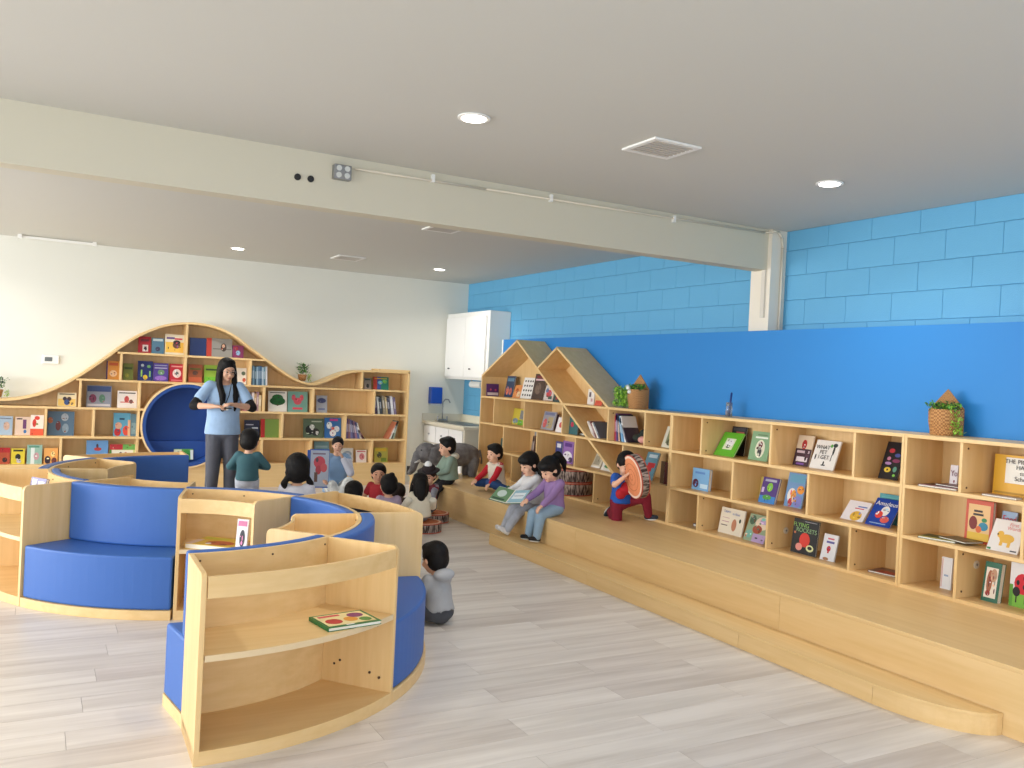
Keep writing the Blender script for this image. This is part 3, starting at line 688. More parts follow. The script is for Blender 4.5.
for z in LB:
    for a, b_ in xrange_at(z):
        h2 = CR_**2-(z-CZ_)**2; segs = [(a, b_)]
        if h2 > 0 and a < CX < b_: h = math.sqrt(h2); segs = [(a, CX-h), (CX+h, b_)]
        for s0, s1 in segs:
            if s1-s0 > .06: bx('shelf_board', (s0, YF, z-.012), (min(s1, 4.40), YR-.012, z+.012), W_X, wv, .0015)
bx('base_panel', (-2.6, YF+.004, 0), (4.40, YF+.022, .268), W_X, wv)
def wdiv(x, i):
    z0 = LB[i]+.012; z1 = (LB[i+1]-.012) if i < 4 else zc(x)-.024
    z1 = min(z1, zc(x)-.024)
    bx('divider', (x-.012, YF, z0), (x+.012, YR-.012, z1), W_V, wv, .0015)
for i, xs in enumerate([(-.52, .28, 1.07, 2.50, 3.12, 3.94), (-.7, .12, .60, 1.07, 2.16, 2.74, 3.56), (-.8, .45, 1.07, 2.50, 3.12, 3.94), (.86, 1.56, 2.32, 3.76), (1.56,)]):
    for x in xs: wdiv(x, i)
bx('side_panel', (4.40, YF-.004, 0), (4.425, YR, 1.522), W_V, wv, .0015)
bx('top_ledge', (3.98, YF-.004, 1.5225), (4.425, YR, 1.545), W_X, wv, .0015)
n = 48; rg = MB(); pad = MB(); dsk = []
for k in range(n):
    a0, a1 = 2*PI*k/n, 2*PI*(k+1)/n
    def P(r, a): return (CX+r*math.cos(a), CZ_+r*math.sin(a))
    rg.prism([P(.492, a0), P(.510, a0), P(.510, a1), P(.492, a1)], 'y', YF-.035, YR-.013)
    pad.prism([P(.455, a0), P(.491, a0), P(.491, a1), P(.455, a1)], 'y', YF-.030, YR-.014)
    dsk.append(P(.470, a0))
ring = rg.build('nook_ring', W_EDGE, wv); pad.build('nook_padding', NAVY, ring, smooth=False)
MB().prism(dsk, 'y', YR-.045, YR-.014).build('nook_back', NAVY, ring)
MB().prism([(CX-.40, CZ_-.20), (CX-.36, CZ_-.28), (CX-.28, CZ_-.36), (CX-.14, CZ_-.43), (CX, CZ_-.452), (CX+.14, CZ_-.43), (CX+.28, CZ_-.36), (CX+.36, CZ_-.28), (CX+.40, CZ_-.20)], 'y', YR-.14, YR-.046).build('nook_cushion', NAVY, ring)

# ================= SERPENTINE BENCHES =================
HT = .72
c1 = (.603, 4.70); c2 = (1.165, 6.678)
def arc_pt(c, r, a, z): a = math.radians(a); return (c[0]+r*math.cos(a), c[1]+r*math.sin(a), z)
def end_panel(p, c, a, ra, rb, th=.020, sgn=1):
    """radial upright between radii, top corner rounded at the rb side"""
    ar = math.radians(a); d = Vector((math.cos(ar), math.sin(ar), 0)); n_ = Vector((-d.y, d.x, 0))*sgn
    L = abs(rb-ra); dr = 1 if rb > ra else -1; pr = [(0, 0), (L, 0)]
    R_ = .03
    for k in range(7):
        t = PI/2*k/6; pr.append((L-R_+R_*math.cos(t), HT-R_+R_*math.sin(t)))
    pr.append((0, HT)); m = len(pr); vs = []
    for o_ in (0, th):
        for q, z in pr: v = Vector((c[0], c[1], 0))+d*(ra+dr*q)+n_*o_; vs.append((v.x, v.y, z))
    fs = [tuple(range(m))[::-1], tuple(range(m, 2*m))]+[(i, (i+1) % m, m+(i+1) % m, m+i) for i in range(m)]
    if dr*sgn > 0: fs = [f[::-1] for f in fs]
    return MB().add(vs, fs).build('end_panel', W_V, p, bevel=.0015)
def module(c, a0, a1, shelf_out, lab, mid=.40, ext=0.0):
    """a0->a1 angles; shelf on the outer or inner side, seat on the other"""
    RS0, RS1, RO, RI = (.975, .995, 1.362, .632) if c is c1 else (1.045, 1.065, 1.432, .690)
    p = thing('bench_bookcase', lab, 'bench', (0, 0, 0)); lo, hi = min(a0, a1)+.06, max(a0, a1)-.06
    MB().sector(c, RS0, RS1, lo, hi, .05, HT).build('spine_panel', W_X, p)
    so, si = (RS1, RO) if shelf_out else (RI, RS0)
    if shelf_out and ext:
        MB().sector(c, RI+.07, RS0, lo, hi, 0, .055, skew=-ext).sector(c, RS0, RO, lo, hi, 0, .055).build('plinth', W_X, p)
    else: MB().sector(c, RI if shelf_out is False else RI+.06, RO, lo, hi, 0, .055).build('plinth', W_X, p, bevel=.002)
    da = math.degrees(.021/((so+si)/2))
    if shelf_out: end_panel(p, c, lo, RS1, RO, sgn=1); end_panel(p, c, hi, RS1, RO, sgn=-1)
    else: end_panel(p, c, lo, RS0, RI, sgn=1); end_panel(p, c, hi, RS0, RI, sgn=-1)
    l2, h2 = lo+da, hi-da
    s0, s1 = (so, si-.004) if shelf_out else (RI+.004, RS0)
    MB().sector(c, s0, s1, l2, h2, mid-.010, mid+.010).build('shelf_board', W_X, p)
    er = (RO-.006, RO-.001) if shelf_out else (RI+.001, RI+.006)
    MB().sector(c, er[0], er[1], l2, h2, mid-.012, mid+.012).build('edge_strip', mat((224, 200, 160), .3, 'pale_edge_glint'), p)  # strip paler than the maple: thin edge glints put into its colour
    f0 = (RO-.018, RO-.001) if shelf_out else (RI+.001, RI+.018)
    MB().sector(c, f0[0], f0[1], l2, h2, .625, .708).build('fascia', W_X, p, bevel=.002)
    if shelf_out: q0, q1, b0, b1 = RI+.075, RS0-.002, RS0-.055, RS0-.002
    else: q0, q1, b0, b1 = RS1+.002, RO-.012, RS1+.002, RS1+.070
    l3, h3 = lo+.12, hi-.12
    MB().sector(c, q0, q1, l3, h3, .056, .365, n=18, skew=-ext).build('seat_cushion', BLUE, p, bevel=.012)
    MB().sector(c, b0, b1, l3-ext*.1, h3, .366, HT+.004, n=18).build('back_cushion', BLUE, p, bevel=.012)
    for aa in (l2+1.5, (l2+h2)/2, h2-1.5):
        r = RS1 if shelf_out else RS0; s_ = 1 if shelf_out else -1
        q = Vector(arc_pt(c, r, aa, HT-.03)); q2 = Vector(arc_pt(c, r+s_*.003, aa, HT-.03))
        MB().cyl(q, q2, .0045, 8).build('screw_cap', mat((84, 60, 40), .7, 'screw_cap'), p)
    return p
K = [-91.5, -50.1, -8.6, 33.0, 76.3]
MA = module(c1, K[0], K[1], True, 'nearest curved maple bookcase with blue seat behind, one green-edged book on its shelf', ext=3.6)
module(c1, K[1], K[2], False, 'curved unit with its blue seat facing the aisle beside the nearest bookcase')
module(c1, K[2], K[3], True, 'curved unit with its open shelf turned away towards the seated children')
module(c1, K[3], K[4], False, 'curved unit with a shelf holding a yellow book facing the viewer in the middle')
K2 = [252.8, 213.4, 173.6, 131.4, 90.0]
module(c2, K2[0], K2[1], False, 'curved unit with a wide blue seat facing the viewer at the left')
module(c2, K2[1], K2[2], True, 'curved bookcase cut off by the left edge of the picture')
module(c2, K2[2], K2[3], False, 'curved unit of the rear ring with its tray open to the inside')
module(c2, K2[3], K2[4], True, 'rearmost curved unit with its blue backrest facing the viewer')
# cam holes low on the nearest unit's right end panel
for r_, z_ in ((1.30, .115), (1.25, .13), (1.06, .14), (1.09, .16), (1.28, .35)):
    a = K[1]-.06-1.05; q = Vector(arc_pt(c1, r_, a, z_)); tq = Vector((math.sin(math.radians(a)), -math.cos(math.radians(a)), 0))
    MB().cyl(q+tq*-.004, q+tq*.002, .006, 8).build('cam_hole', mat((60, 40, 26), .8, 'dark_hole'), MA)

# ================= KITCHEN CORNER =================
cab = thing('wall_cabinet', 'white two-door wall cabinet above the sink in the far corner', 'cabinet', (0, 0, 0))
bx('body', (5.075, 9.86, 1.455), (XW-.004, YB-.004, 2.365), WHITE, cab, .004)
for a, b_ in ((9.93, 10.53), (10.54, 11.14)):
    d = bx('door', (5.05, a, 1.49), (5.073, b_, 2.30), mat((240, 240, 238), .45, 'white_door'), cab, .004)
    k = MB(); yk = a+.44 if a > 10.2 else a+.39; k.cyl((5.05, yk, 1.60), (5.035, yk, 1.60), .005, 8).ell((5.03, yk, 1.60), (.010, .020, .010)).build('knob', BLACK, d, True)
ct = thing('sink_counter', 'white low cabinet with a pale worktop and sink in the far corner', 'counter', (0, 0, 0))
BE = mat((206, 200, 184), .6, 'beige_laminate')
bx('body', (4.79, 9.86, 0), (XW-.004, YB-.004, .82), BE, ct)
bx('worktop', (4.75, 9.82, .82), (XW-.004, YB-.004, .86), mat((214, 206, 186), .45, 'cream_worktop'), ct, .004)
bx('backsplash', (4.75, YB-.022, .86), (XW-.02, YB-.004, .96), BE, ct); bx('backsplash', (XW-.022, 9.82, .86), (XW-.014, YB-.022, .96), mat((226, 222, 200), .6, 'cream_splash'), ct)
for a, b_ in ((9.90, 10.30), (10.32, 10.72), (10.74, 11.13)):
    d = bx('drawer', (4.772, a, .58), (4.789, b_, .80), mat((238, 238, 238), .4, 'white_front'), ct, .003); MB().ell((4.762, (a+b_)/2, .69), (.012, .015, .012)).build('knob', METAL, d, True)
    d = bx('door', (4.772, a, .06), (4.789, b_, .56), mat((238, 238, 238), .4, 'white_front'), ct, .003)
bx('sink_basin', (4.86, 10.05, .859), (5.22, 10.95, .866), mat((92, 94, 94), .3, 'steel_basin', metal=.6), ct)
bx('sink_divider', (4.87, 10.49, .862), (5.21, 10.51, .870), METAL, ct)
t = thing('faucet', 'chrome gooseneck tap standing behind the corner sink', 'tap', (4.98, 10.99, .866))
MB().tube([(0, 0, 0), (0, 0, .26), (.03, -.01, .30), (.07, -.03, .30), (.09, -.04, .26)], .009, 8).build('spout', METAL, t, True)
bx('base', (-.08, -.02, 0), (.08, .02, .03), METAL, t, .006)
for s in (-1, 1): MB().cyl((s*.07, 0, .03), (s*.07, 0, .065), .012, 10).build('handle', METAL, t)
t = thing('towel_dispenser', 'blue paper towel dispenser on the back wall left of the sink', 'dispenser', (4.915, YB, 1.20))
bx('cover', (-.085, -.11, -.10), (.085, -.001, .13), mat((18, 74, 178), .35, 'blue_plastic'), t, .010); bx('tray', (-.075, -.10, -.125), (.075, -.001, -.10), mat((190, 196, 204), .4, 'pale_plastic'), t)
t = tag(bx('wall_outlet', (XW-.008, 9.90, 1.12), (XW, 9.99, 1.26), WHITE, None, .002), 'white wall outlet on the blue blocks behind the house bookcase', 'outlet')
t = tag(bx('wall_outlet', (4.56, YB-.008, .10), (4.63, YB, .22), mat((60, 60, 60), .5, 'dark_plate'), None, .002), 'dark outlet plate low on the back wall right of the wave bookcase', 'outlet')
t = thing('paper_holder', 'small chrome holder with white paper under the wall cabinet', 'holder', (5.20, 10.4, 1.455))
MB().cyl((0, -.16, -.06), (0, .16, -.06), .045, 14).build('roll', WHITE, t); bx('bracket', (-.01, -.17, -.07), (.01, -.165, 0), METAL, t); bx('bracket', (-.01, .165, -.07), (.01, .17, 0), METAL, t)

# ================= ROUND WOOD-PRINT CUSHIONS =================
RINGW = mat((198, 112, 66), .8, 'orange_wood_print', mottle=.18, mscale=10)
def barkm():
    m = bpy.data.materials.new('bark_print'); m.use_nodes = True; nt = m.node_tree; b = nt.nodes['Principled BSDF']
    tc = nt.nodes.new('ShaderNodeTexCoord'); mp = nt.nodes.new('ShaderNodeMapping'); mp.inputs['Scale'].default_value = (60, 60, 14)
    n = nt.nodes.new('ShaderNodeTexNoise'); n.inputs['Scale'].default_value = 1.0; n.inputs['Detail'].default_value = 4
    r = nt.nodes.new('ShaderNodeValToRGB'); r.color_ramp.elements[0].color = (*lin((58, 44, 42)), 1); r.color_ramp.elements[1].color = (*lin((178, 160, 150)), 1)
    r.color_ramp.elements[0].position = .4; r.color_ramp.elements[1].position = .62
    nt.links.new(tc.outputs['Object'], mp.inputs[0]); nt.links.new(mp.outputs[0], n.inputs['Vector']); nt.links.new(n.outputs['Fac'], r.inputs[0]); nt.links.new(r.outputs[0], b.inputs['Base Color'])
    b.inputs['Roughness'].default_value = .9; return m
BARK = barkm()
def slice_cushion(lab, loc, r, h, rot=None, top=RINGW, rim=(230, 196, 170), group=None):
    t = thing('wood_slice_cushion', lab, 'cushion', loc, group=group)
    if rot is not None: t.rotation_euler = rot
    o = MB(); N = 32; pr = [(r*.95, 0), (r, h*.12), (r*1.01, h*.5), (r, h*.88), (r*.95, h)]; vs = []; fs = []
    for i in range(N):
        a = 2*PI*i/N
        for q, z in pr: vs.append((q*math.cos(a), q*math.sin(a), z))
    for i in range(N):
        j = (i+1) % N
        for k in range(4): fs.append((5*i+k, 5*j+k, 5*j+k+1, 5*i+k+1))
    fs.append(tuple(5*i for i in range(N))[::-1]); fs.append(tuple(5*i+4 for i in range(N)))
    o.add(vs, fs).build('bark_side', BARK, t)
    for z_ in (.004, h-.004):
        MB().tube([(r*.985*math.cos(a), r*.985*math.sin(a), z_) for a in [2*PI*i/32 for i in range(33)]], .0055, 6).build('piping', mat((188, 84, 62), .7, 'rust_piping'), t, True)
    f = MB().cyl((0, 0, h+.0005), (0, 0, h+.003), r*.96, 32).build('rim_print', mat(rim, .8, 'pale_rim'), t)
    f = MB().cyl((0, 0, h+.003), (0, 0, h+.0045), r*.86, 32).build('ring_print', top, t)
    for q in (.62, .36, .14):
        g = MB(); pts = [(r*q*math.cos(a), r*q*math.sin(a), h+.0045) for a in [2*PI*i/24 for i in range(25)]]
        g.tube(pts, .0016, 4); g.build('growth_ring', mat((166, 88, 52), .8, 'growth_ring'), f)
    return t
slice_cushion('round wood-print cushion under the girl in the cream top', (3.30, 7.64, 0), .19, .09)
slice_cushion('round wood-print cushion on the floor under the child in the brimmed hat', (3.61, 8.12, 0), .18, .09)
slice_cushion('lower of two round wood-print cushions stacked inside the house bookcase', (4.895, 7.48, .343), .205, .125)
slice_cushion('upper of two round wood-print cushions stacked inside the house bookcase', (4.895, 7.48, .475), .205, .125)
nv = Vector((-.95, .19, -.20)).normalized()
q = nv.to_track_quat('Z', 'Y')
ctr = Vector((4.43, 5.86, .72))-nv*.075
slice_cushion('orange-faced wood-slice cushion held up by the kneeling boy', ctr, .188, .075, q.to_euler(), mat((226, 142, 96), .8, 'peach_wood_print', mottle=.1, mscale=9), (244, 216, 196))
# ---- standing books: wall, label, position, width, height, lean, thickness, cover colour, printed shapes ----
BOOKS = [
 ('R','dark blue book with orange figures leaning on the gable shelf',4.99,9.133,1.276,0.199,0.258,0.166,0.012,(48,72,104),[('r',0.1,0.75,0.9,0.9,(96,140,170)),('d',0.1,0.1,0.45,0.5,(214,120,96)),('d',0.5,0.1,0.85,0.45,(190,110,100))]),
 ('R','small orange book between the dark blue and white books on the gable shelf',4.99,8.938,1.276,0.184,0.158,0.303,0.012,(226,150,86),[('d',0.2,0.35,0.6,0.75,(196,96,40)),('r',0.5,0.1,0.9,0.5,(240,210,170))]),
 ('R','white book with rows of small dark birds on the gable shelf',4.99,8.708,1.276,0.263,0.252,0.229,0.012,(238,238,236),[('d',0.12,0.12,0.25,0.22,(60,60,64)),('d',0.12,0.34,0.25,0.44000000000000006,(60,60,64)),('d',0.12,0.56,0.25,0.66,(60,60,64)),('d',0.12,0.78,0.25,0.88,(60,60,64)),('d',0.34,0.12,0.47000000000000003,0.22,(60,60,64)),('d',0.34,0.34,0.47000000000000003,0.44000000000000006,(60,60,64)),('d',0.34,0.56,0.47000000000000003,0.66,(60,60,64)),('d',0.34,0.78,0.47000000000000003,0.88,(60,60,64)),('d',0.56,0.12,0.6900000000000001,0.22,(60,60,64)),('d',0.56,0.34,0.6900000000000001,0.44000000000000006,(60,60,64)),('d',0.56,0.56,0.6900000000000001,0.66,(60,60,64)),('d',0.56,0.78,0.6900000000000001,0.88,(60,60,64)),('d',0.76,0.12,0.89,0.22,(60,60,64)),('d',0.76,0.34,0.89,0.44000000000000006,(60,60,64)),('d',0.76,0.56,0.89,0.66,(60,60,64)),('d',0.76,0.78,0.89,0.88,(60,60,64))]),
 ('R','tall brown book with a pink banner,tallest on the gable shelf',4.99,8.456,1.276,0.251,0.299,0.192,0.012,(74,56,50),[('r',0.1,0.74,0.9,0.8,(224,190,196)),('r',0.15,0.82,0.8,0.93,(120,50,60)),('d',0.2,0.2,0.7,0.65,(120,102,90))]),
 ('R','white and red picture book leaning under the right slope of the gable',4.99,8.212,1.276,0.194,0.175,0.21,0.012,(214,206,204),[('d',0.2,0.2,0.8,0.7,(196,70,80)),('d',0.1,0.5,0.4,0.8,(90,120,160)),('r',0.5,0.1,0.9,0.3,(60,90,80))]),
 ('R','small dark green book,rightmost under the gable slope',4.788,7.711,1.276,0.13,0.086,0.237,0.012,(36,60,60),[('d',0.3,0.3,0.7,0.7,(150,60,60))]),
 ('R','thin white book standing inside the smaller gable',4.925,7.268,1.276,0.117,0.157,0.064,0.012,(232,226,220),[('r',0.2,0.5,0.5,0.8,(90,80,90)),('r',0.5,0.2,0.8,0.4,(190,150,150))]),
 ('R','short red-orange book inside the smaller gable',4.827,6.996,1.276,0.121,0.054,0.35,0.012,(206,84,60),[]),
 ('R','yellow and green picture book in the upper tier of the house bookcase',4.99,8.871,0.961,0.279,0.193,0.161,0.012,(206,190,70),[('d',0.05,0.05,0.5,0.4,(120,140,160)),('r',0.6,0.35,0.95,0.9,(130,136,140)),('r',0.5,0.0,1,0.3,(120,180,60))]),
 ('R','grey book with a row of figures in the house bookcase',4.905,8.064,0.961,0.254,0.204,0.232,0.012,(150,150,160),[('r',0.1,0.8,0.9,0.94,(110,116,150)),('d',0.1,0.1,0.4,0.6,(200,90,90)),('r',0.45,0.1,0.85,0.7,(176,160,120))]),
 ('R','dark thin book right behind the grey book in the house bookcase',4.935,7.959,0.961,0.093,0.18,0.194,0.012,(70,40,44),[]),
 ('R','white book with a red picture leaning in the house bookcase',4.846,7.715,0.961,0.15,0.161,0.258,0.012,(236,230,230),[('d',0.3,0.3,0.8,0.7,(204,90,90))]),
 ('R','dark teal book under the diagonal board of the house bookcase',4.832,7.437,0.961,0.19,0.181,0.055,0.012,(54,104,110),[('d',0.3,0.4,0.6,0.7,(190,50,80)),('d',0.55,0.5,0.9,0.9,(60,130,80))]),
 ('R','dark green book edge in the second tier,far left of the house bookcase',4.988,9.224,0.649,0.082,0.122,0.092,0.012,(50,90,90),[]),
 ('R','grey and white book beside the brown books,second tier of the house bookcase',4.924,8.322,0.649,0.071,0.276,0.036,0.012,(150,156,164),[('r',0.2,0.2,0.8,0.5,(220,220,216))]),
 ('R','blue and red book left of the purple one in the house bookcase',4.858,7.725,0.649,0.13,0.212,0.047,0.012,(60,66,130),[('d',0.2,0.2,0.8,0.5,(190,60,80)),('r',0.2,0.7,0.8,0.9,(220,220,230))]),
 ('R','purple book with white figures in the second tier of the house bookcase',4.871,7.566,0.649,0.212,0.228,0.044,0.012,(150,110,180),[('d',0.1,0.1,0.9,0.55,(230,226,234)),('r',0.2,0.75,0.85,0.92,(90,50,130)),('d',0.6,0.05,0.95,0.3,(70,50,90))]),
 ('R','cream book with small drawings under the long diagonal,left one of two',4.947,7.167,0.649,0.169,0.16,0.461,0.012,(222,216,196),[('r',0.2,0.2,0.8,0.8,(176,170,150)),('r',0.05,0.0,0.95,0.12,(244,244,240))]),
 ('R','white book with a green picture under the long diagonal,right one of two',4.888,6.876,0.649,0.214,0.103,0.384,0.012,(232,232,226),[('d',0.2,0.25,0.75,0.6,(70,140,90)),('r',0.1,0.7,0.7,0.8,(150,150,140))]),
 ('R','blue book with a red diagonal leaning behind the boy with the cushion',4.857,6.222,0.649,0.169,0.258,0.323,0.012,(92,140,160),[('r',0.1,0.3,0.7,0.5,(190,40,50)),('r',0.3,0.45,0.9,0.62,(190,40,50)),('r',0.2,0.8,0.9,0.92,(190,206,214))]),
 ('R','thin brown book beside the divider behind the boy with the cushion',4.82,5.954,0.649,0.048,0.194,0.052,0.012,(110,84,56),[]),
 ('R','thin dark red book beside the divider behind the boy with the cushion',4.81,5.888,0.649,0.052,0.192,0.052,0.012,(96,44,44),[]),
 ('R','narrow green and white book leaning at the end of the house bookcase',4.871,5.98,0.961,0.131,0.197,0.348,0.012,(208,206,190),[('r',0.3,0.2,0.9,0.9,(120,130,96)),('d',0.4,0.1,0.9,0.4,(80,80,60))]),
 ('R','dark book with pale lettering leaning behind the bright green book',5.03,5.276,0.961,0.166,0.237,0.12,0.012,(24,26,34),[('r',0.1,0.86,0.9,0.96,(60,60,66)),('r',0.3,0.75,0.85,0.83,(170,90,80)),('r',0.1,0.3,0.4,0.6,(60,90,120))]),
 ('R','bright green book with a framed drawing on the middle bookcase',4.868,5.254,0.961,0.228,0.221,0.561,0.012,(96,176,48),[('r',0.28,0.28,0.74,0.75,(214,224,190)),('d',0.33,0.38,0.7,0.72,(226,226,230)),('d',0.4,0.34,0.6,0.5,(70,80,60))]),
 ('R','sage green book with an oval portrait on the middle bookcase',4.901,4.912,0.961,0.199,0.227,0.206,0.012,(130,168,128),[('d',0.28,0.08,0.78,0.72,(224,222,200)),('d',0.42,0.12,0.64,0.45,(50,52,56)),('d',0.42,0.42,0.64,0.66,(110,40,46)),('r',0.2,0.76,0.85,0.82,(230,236,224)),('r',0.3,0.86,0.8,0.9,(100,130,96))]),
 ('R','cream and dark book with a red fruit on the middle bookcase',4.955,4.532,0.961,0.147,0.231,0.251,0.012,(214,194,168),[('r',0,0,1,0.56,(62,36,50)),('d',0.32,0.54,0.64,0.86,(176,36,32)),('r',0.1,0.42,0.9,0.5,(200,180,190)),('r',0.15,0.14,0.85,0.3,(224,214,220)),('r',0.2,0.04,0.7,0.1,(120,80,160))]),
 ('R','white book with black figures and a hand-lettered title on the middle bookcase',4.937,4.326,0.961,0.215,0.219,0.375,0.012,(234,232,228),[('t','WHAT',0.35,0.74,0.15,(50,50,54)),('t','PET',0.42,0.57,0.15,(50,50,54)),('t','I GET',0.48,0.4,0.15,(50,50,54)),('d',0.76,0.5,0.84,0.84,(36,40,44)),('d',0.72,0.78,0.9,0.92,(40,60,60)),('r',0.76,0.3,0.79,0.52,(36,40,44)),('d',0.62,0.76,0.72,0.88,(90,170,80)),('r',0.45,0.12,0.62,0.16,(30,30,34)),('d',0.5,0.14,0.56,0.28,(30,30,34)),('d',0.1,0.3,0.16,0.5,(40,40,60))]),
 ('R','black book covered in coloured butterflies against the end post of the middle bookcase',4.903,3.749,0.961,0.143,0.259,0.354,0.012,(20,18,26),[('d',0.2,0.7,0.5,0.82,(190,50,60)),('d',0.55,0.6,0.85,0.7,(70,80,150)),('d',0.2,0.5,0.4,0.6,(190,120,150)),('d',0.5,0.45,0.9,0.55,(130,50,90)),('d',0.2,0.18,0.55,0.32,(220,190,60)),('d',0.32,0.22,0.42,0.28,(60,50,20)),('d',0.65,0.2,0.85,0.35,(90,150,130)),('d',0.7,0.08,0.85,0.15,(120,190,70)),('d',0.15,0.38,0.5,0.46,(170,130,180))]),
 ('R','pale blue board book standing alone on the middle tier',4.869,5.512,0.649,0.203,0.179,0.056,0.03,(126,176,218),[('d',0.05,0.1,0.4,0.5,(90,30,60)),('r',0.5,0.1,0.95,0.3,(200,224,240)),('r',0.15,0.75,0.75,0.85,(96,140,200))]),
 ('R','yellow book mostly hidden behind the purple frog book',5.03,4.991,0.649,0.135,0.176,0.12,0.012,(226,212,120),[('r',0.1,0.1,0.4,0.9,(236,228,160))]),
 ('R','purple book with a green creature on the middle tier',4.89,4.788,0.649,0.163,0.199,0.268,0.02,(78,52,126),[('d',0.35,0.45,0.7,0.8,(130,190,60)),('r',0,0,1,0.28,(60,130,200)),('d',0.2,0.12,0.75,0.32,(80,160,60)),('r',0.15,0.84,0.85,0.93,(170,170,190)),('r',0.05,0.4,0.2,0.6,(200,180,220))]),
 ('R','floppy blue and orange picture book on the middle tier',4.949,4.582,0.649,0.169,0.255,0.195,0.012,(110,150,196),[('r',0.1,0.72,0.95,0.95,(100,160,190)),('d',0.1,0.1,0.6,0.55,(236,228,224)),('d',0.3,0.15,0.6,0.5,(232,160,60)),('d',0.6,0.4,1,0.65,(236,150,50)),('d',0.2,0.0,0.45,0.25,(180,40,50)),('d',0.5,0.0,0.95,0.35,(130,130,200))]),
 ('R','white book with a yellow smiling shape leaning flat beside the deep blue book',4.896,4.011,0.649,0.181,0.158,0.663,0.012,(232,228,232),[('d',0.35,0.0,0.85,0.5,(226,180,70)),('d',0.45,0.25,0.52,0.33,(60,40,30)),('r',0.5,0.7,0.9,0.76,(90,120,190)),('r',0.4,0.6,0.8,0.65,(200,80,100))]),
 ('R','teal book standing behind the deep blue book',5.03,3.832,0.649,0.158,0.199,0.12,0.012,(66,150,160),[('r',0.1,0.86,0.9,0.9,(90,176,180))]),
 ('R','deep blue book with a white goose in a red coat and a script title',4.872,3.786,0.649,0.189,0.21,0.609,0.012,(20,66,160),[('t','Amadeus',0.52,0.8,0.17,(232,236,240)),('d',0.38,0.38,0.72,0.74,(238,236,232)),('d',0.22,0.28,0.52,0.54,(222,70,60)),('d',0.5,0.14,0.85,0.38,(224,96,84)),('r',0.15,0.08,0.8,0.11,(150,180,220))]),
 ('R','cream book about learning to read with a brown bear',4.89,5.162,0.343,0.266,0.206,0.192,0.012,(232,224,206),[('t','Learn',0.28,0.86,0.12,(110,130,190)),('t','to Read',0.66,0.8,0.1,(110,130,190)),('d',0.52,0.14,0.72,0.62,(190,130,100)),('d',0.8,0.5,0.88,0.66,(40,60,50)),('r',0.08,0.3,0.35,0.34,(120,110,100)),('r',0.1,0.45,0.4,0.48,(190,150,160)),('r',0.1,0.6,0.4,0.62,(190,150,160))]),
 ('R','patterned green and lilac book with a bear in a chair',4.853,4.865,0.343,0.217,0.214,0.366,0.012,(150,170,140),[('d',0.35,0.45,1,0.95,(232,214,190)),('d',0.3,0.3,0.75,0.62,(170,84,60)),('r',0.4,0.0,1,0.3,(186,160,206)),('d',0.05,0.1,0.35,0.4,(120,180,170)),('r',0.55,0.68,0.9,0.84,(190,170,210)),('d',0.05,0.6,0.35,0.95,(80,110,90))]),
 ('R','black book with a red rocket and green lettering in the lowest tier',4.864,4.386,0.343,0.229,0.247,0.119,0.012,(22,26,34),[('t','FLYING',0.33,0.82,0.14,(150,200,110)),('t','ROCKETS',0.56,0.68,0.14,(150,190,140)),('d',0.3,0.2,0.72,0.62,(214,60,50)),('d',0.18,0.08,0.45,0.3,(230,150,140)),('d',0.6,0.1,0.9,0.3,(220,224,170)),('d',0.66,0.16,0.84,0.26,(24,28,36)),('d',0.06,0.55,0.14,0.62,(200,120,80)),('r',0.45,0.93,0.92,0.95,(150,150,160))]),
 ('R','small white book with a red heart in the lowest tier',4.859,4.166,0.343,0.121,0.184,0.231,0.012,(224,226,234),[('d',0.34,0.34,0.62,0.56,(190,26,46)),('r',0.42,0.28,0.54,0.42,(190,26,46)),('r',0.25,0.66,0.8,0.74,(90,90,160)),('r',0.3,0.8,0.75,0.86,(200,90,110)),('d',0.2,0.0,0.6,0.12,(170,120,80))]),
 ('R','small white card book in the upper tier beside the divider,right-hand bookcase',4.99,3.345,0.961,0.05,0.137,0.073,0.012,(228,222,226),[('t','Yo',0.6,0.62,0.3,(120,70,90)),('d',0.5,0.2,0.7,0.34,(130,60,80))]),
 ('R','mustard yellow book with a white speech bubble at the right edge of the picture',4.99,2.959,0.961,0.267,0.234,0.05,0.012,(222,170,44),[('r',0.26,0.3,0.98,0.94,(238,236,226)),('r',0.04,0.03,0.96,0.08,(180,136,40)),('t','THE PIGEON',0.62,0.84,0.12,(70,70,74)),('t','HAS',0.62,0.7,0.12,(70,70,74)),('t','to',0.64,0.56,0.11,(70,70,74)),('t','School',0.66,0.42,0.12,(70,70,74))]),
 ('R','red-orange bordered picture book in the middle tier of the right-hand bookcase',4.99,3.169,0.649,0.17,0.255,0.039,0.03,(206,84,54),[('r',0.1,0.06,0.9,0.9,(236,196,140)),('r',0.3,0.72,0.62,0.77,(60,50,50)),('r',0.28,0.64,0.66,0.69,(60,50,50)),('d',0.14,0.3,0.45,0.62,(130,50,46)),('d',0.5,0.3,0.85,0.5,(60,140,170)),('r',0.1,0.06,0.9,0.24,(230,190,70)),('d',0.6,0.5,0.8,0.6,(60,140,90)),('d',0.4,0.24,0.62,0.4,(220,110,60))]),
 ('R','pale blue book standing behind the white puppy book',5.03,3.018,0.649,0.09,0.211,0.12,0.012,(150,176,206),[('t','Food',0.55,0.78,0.22,(200,60,70))]),
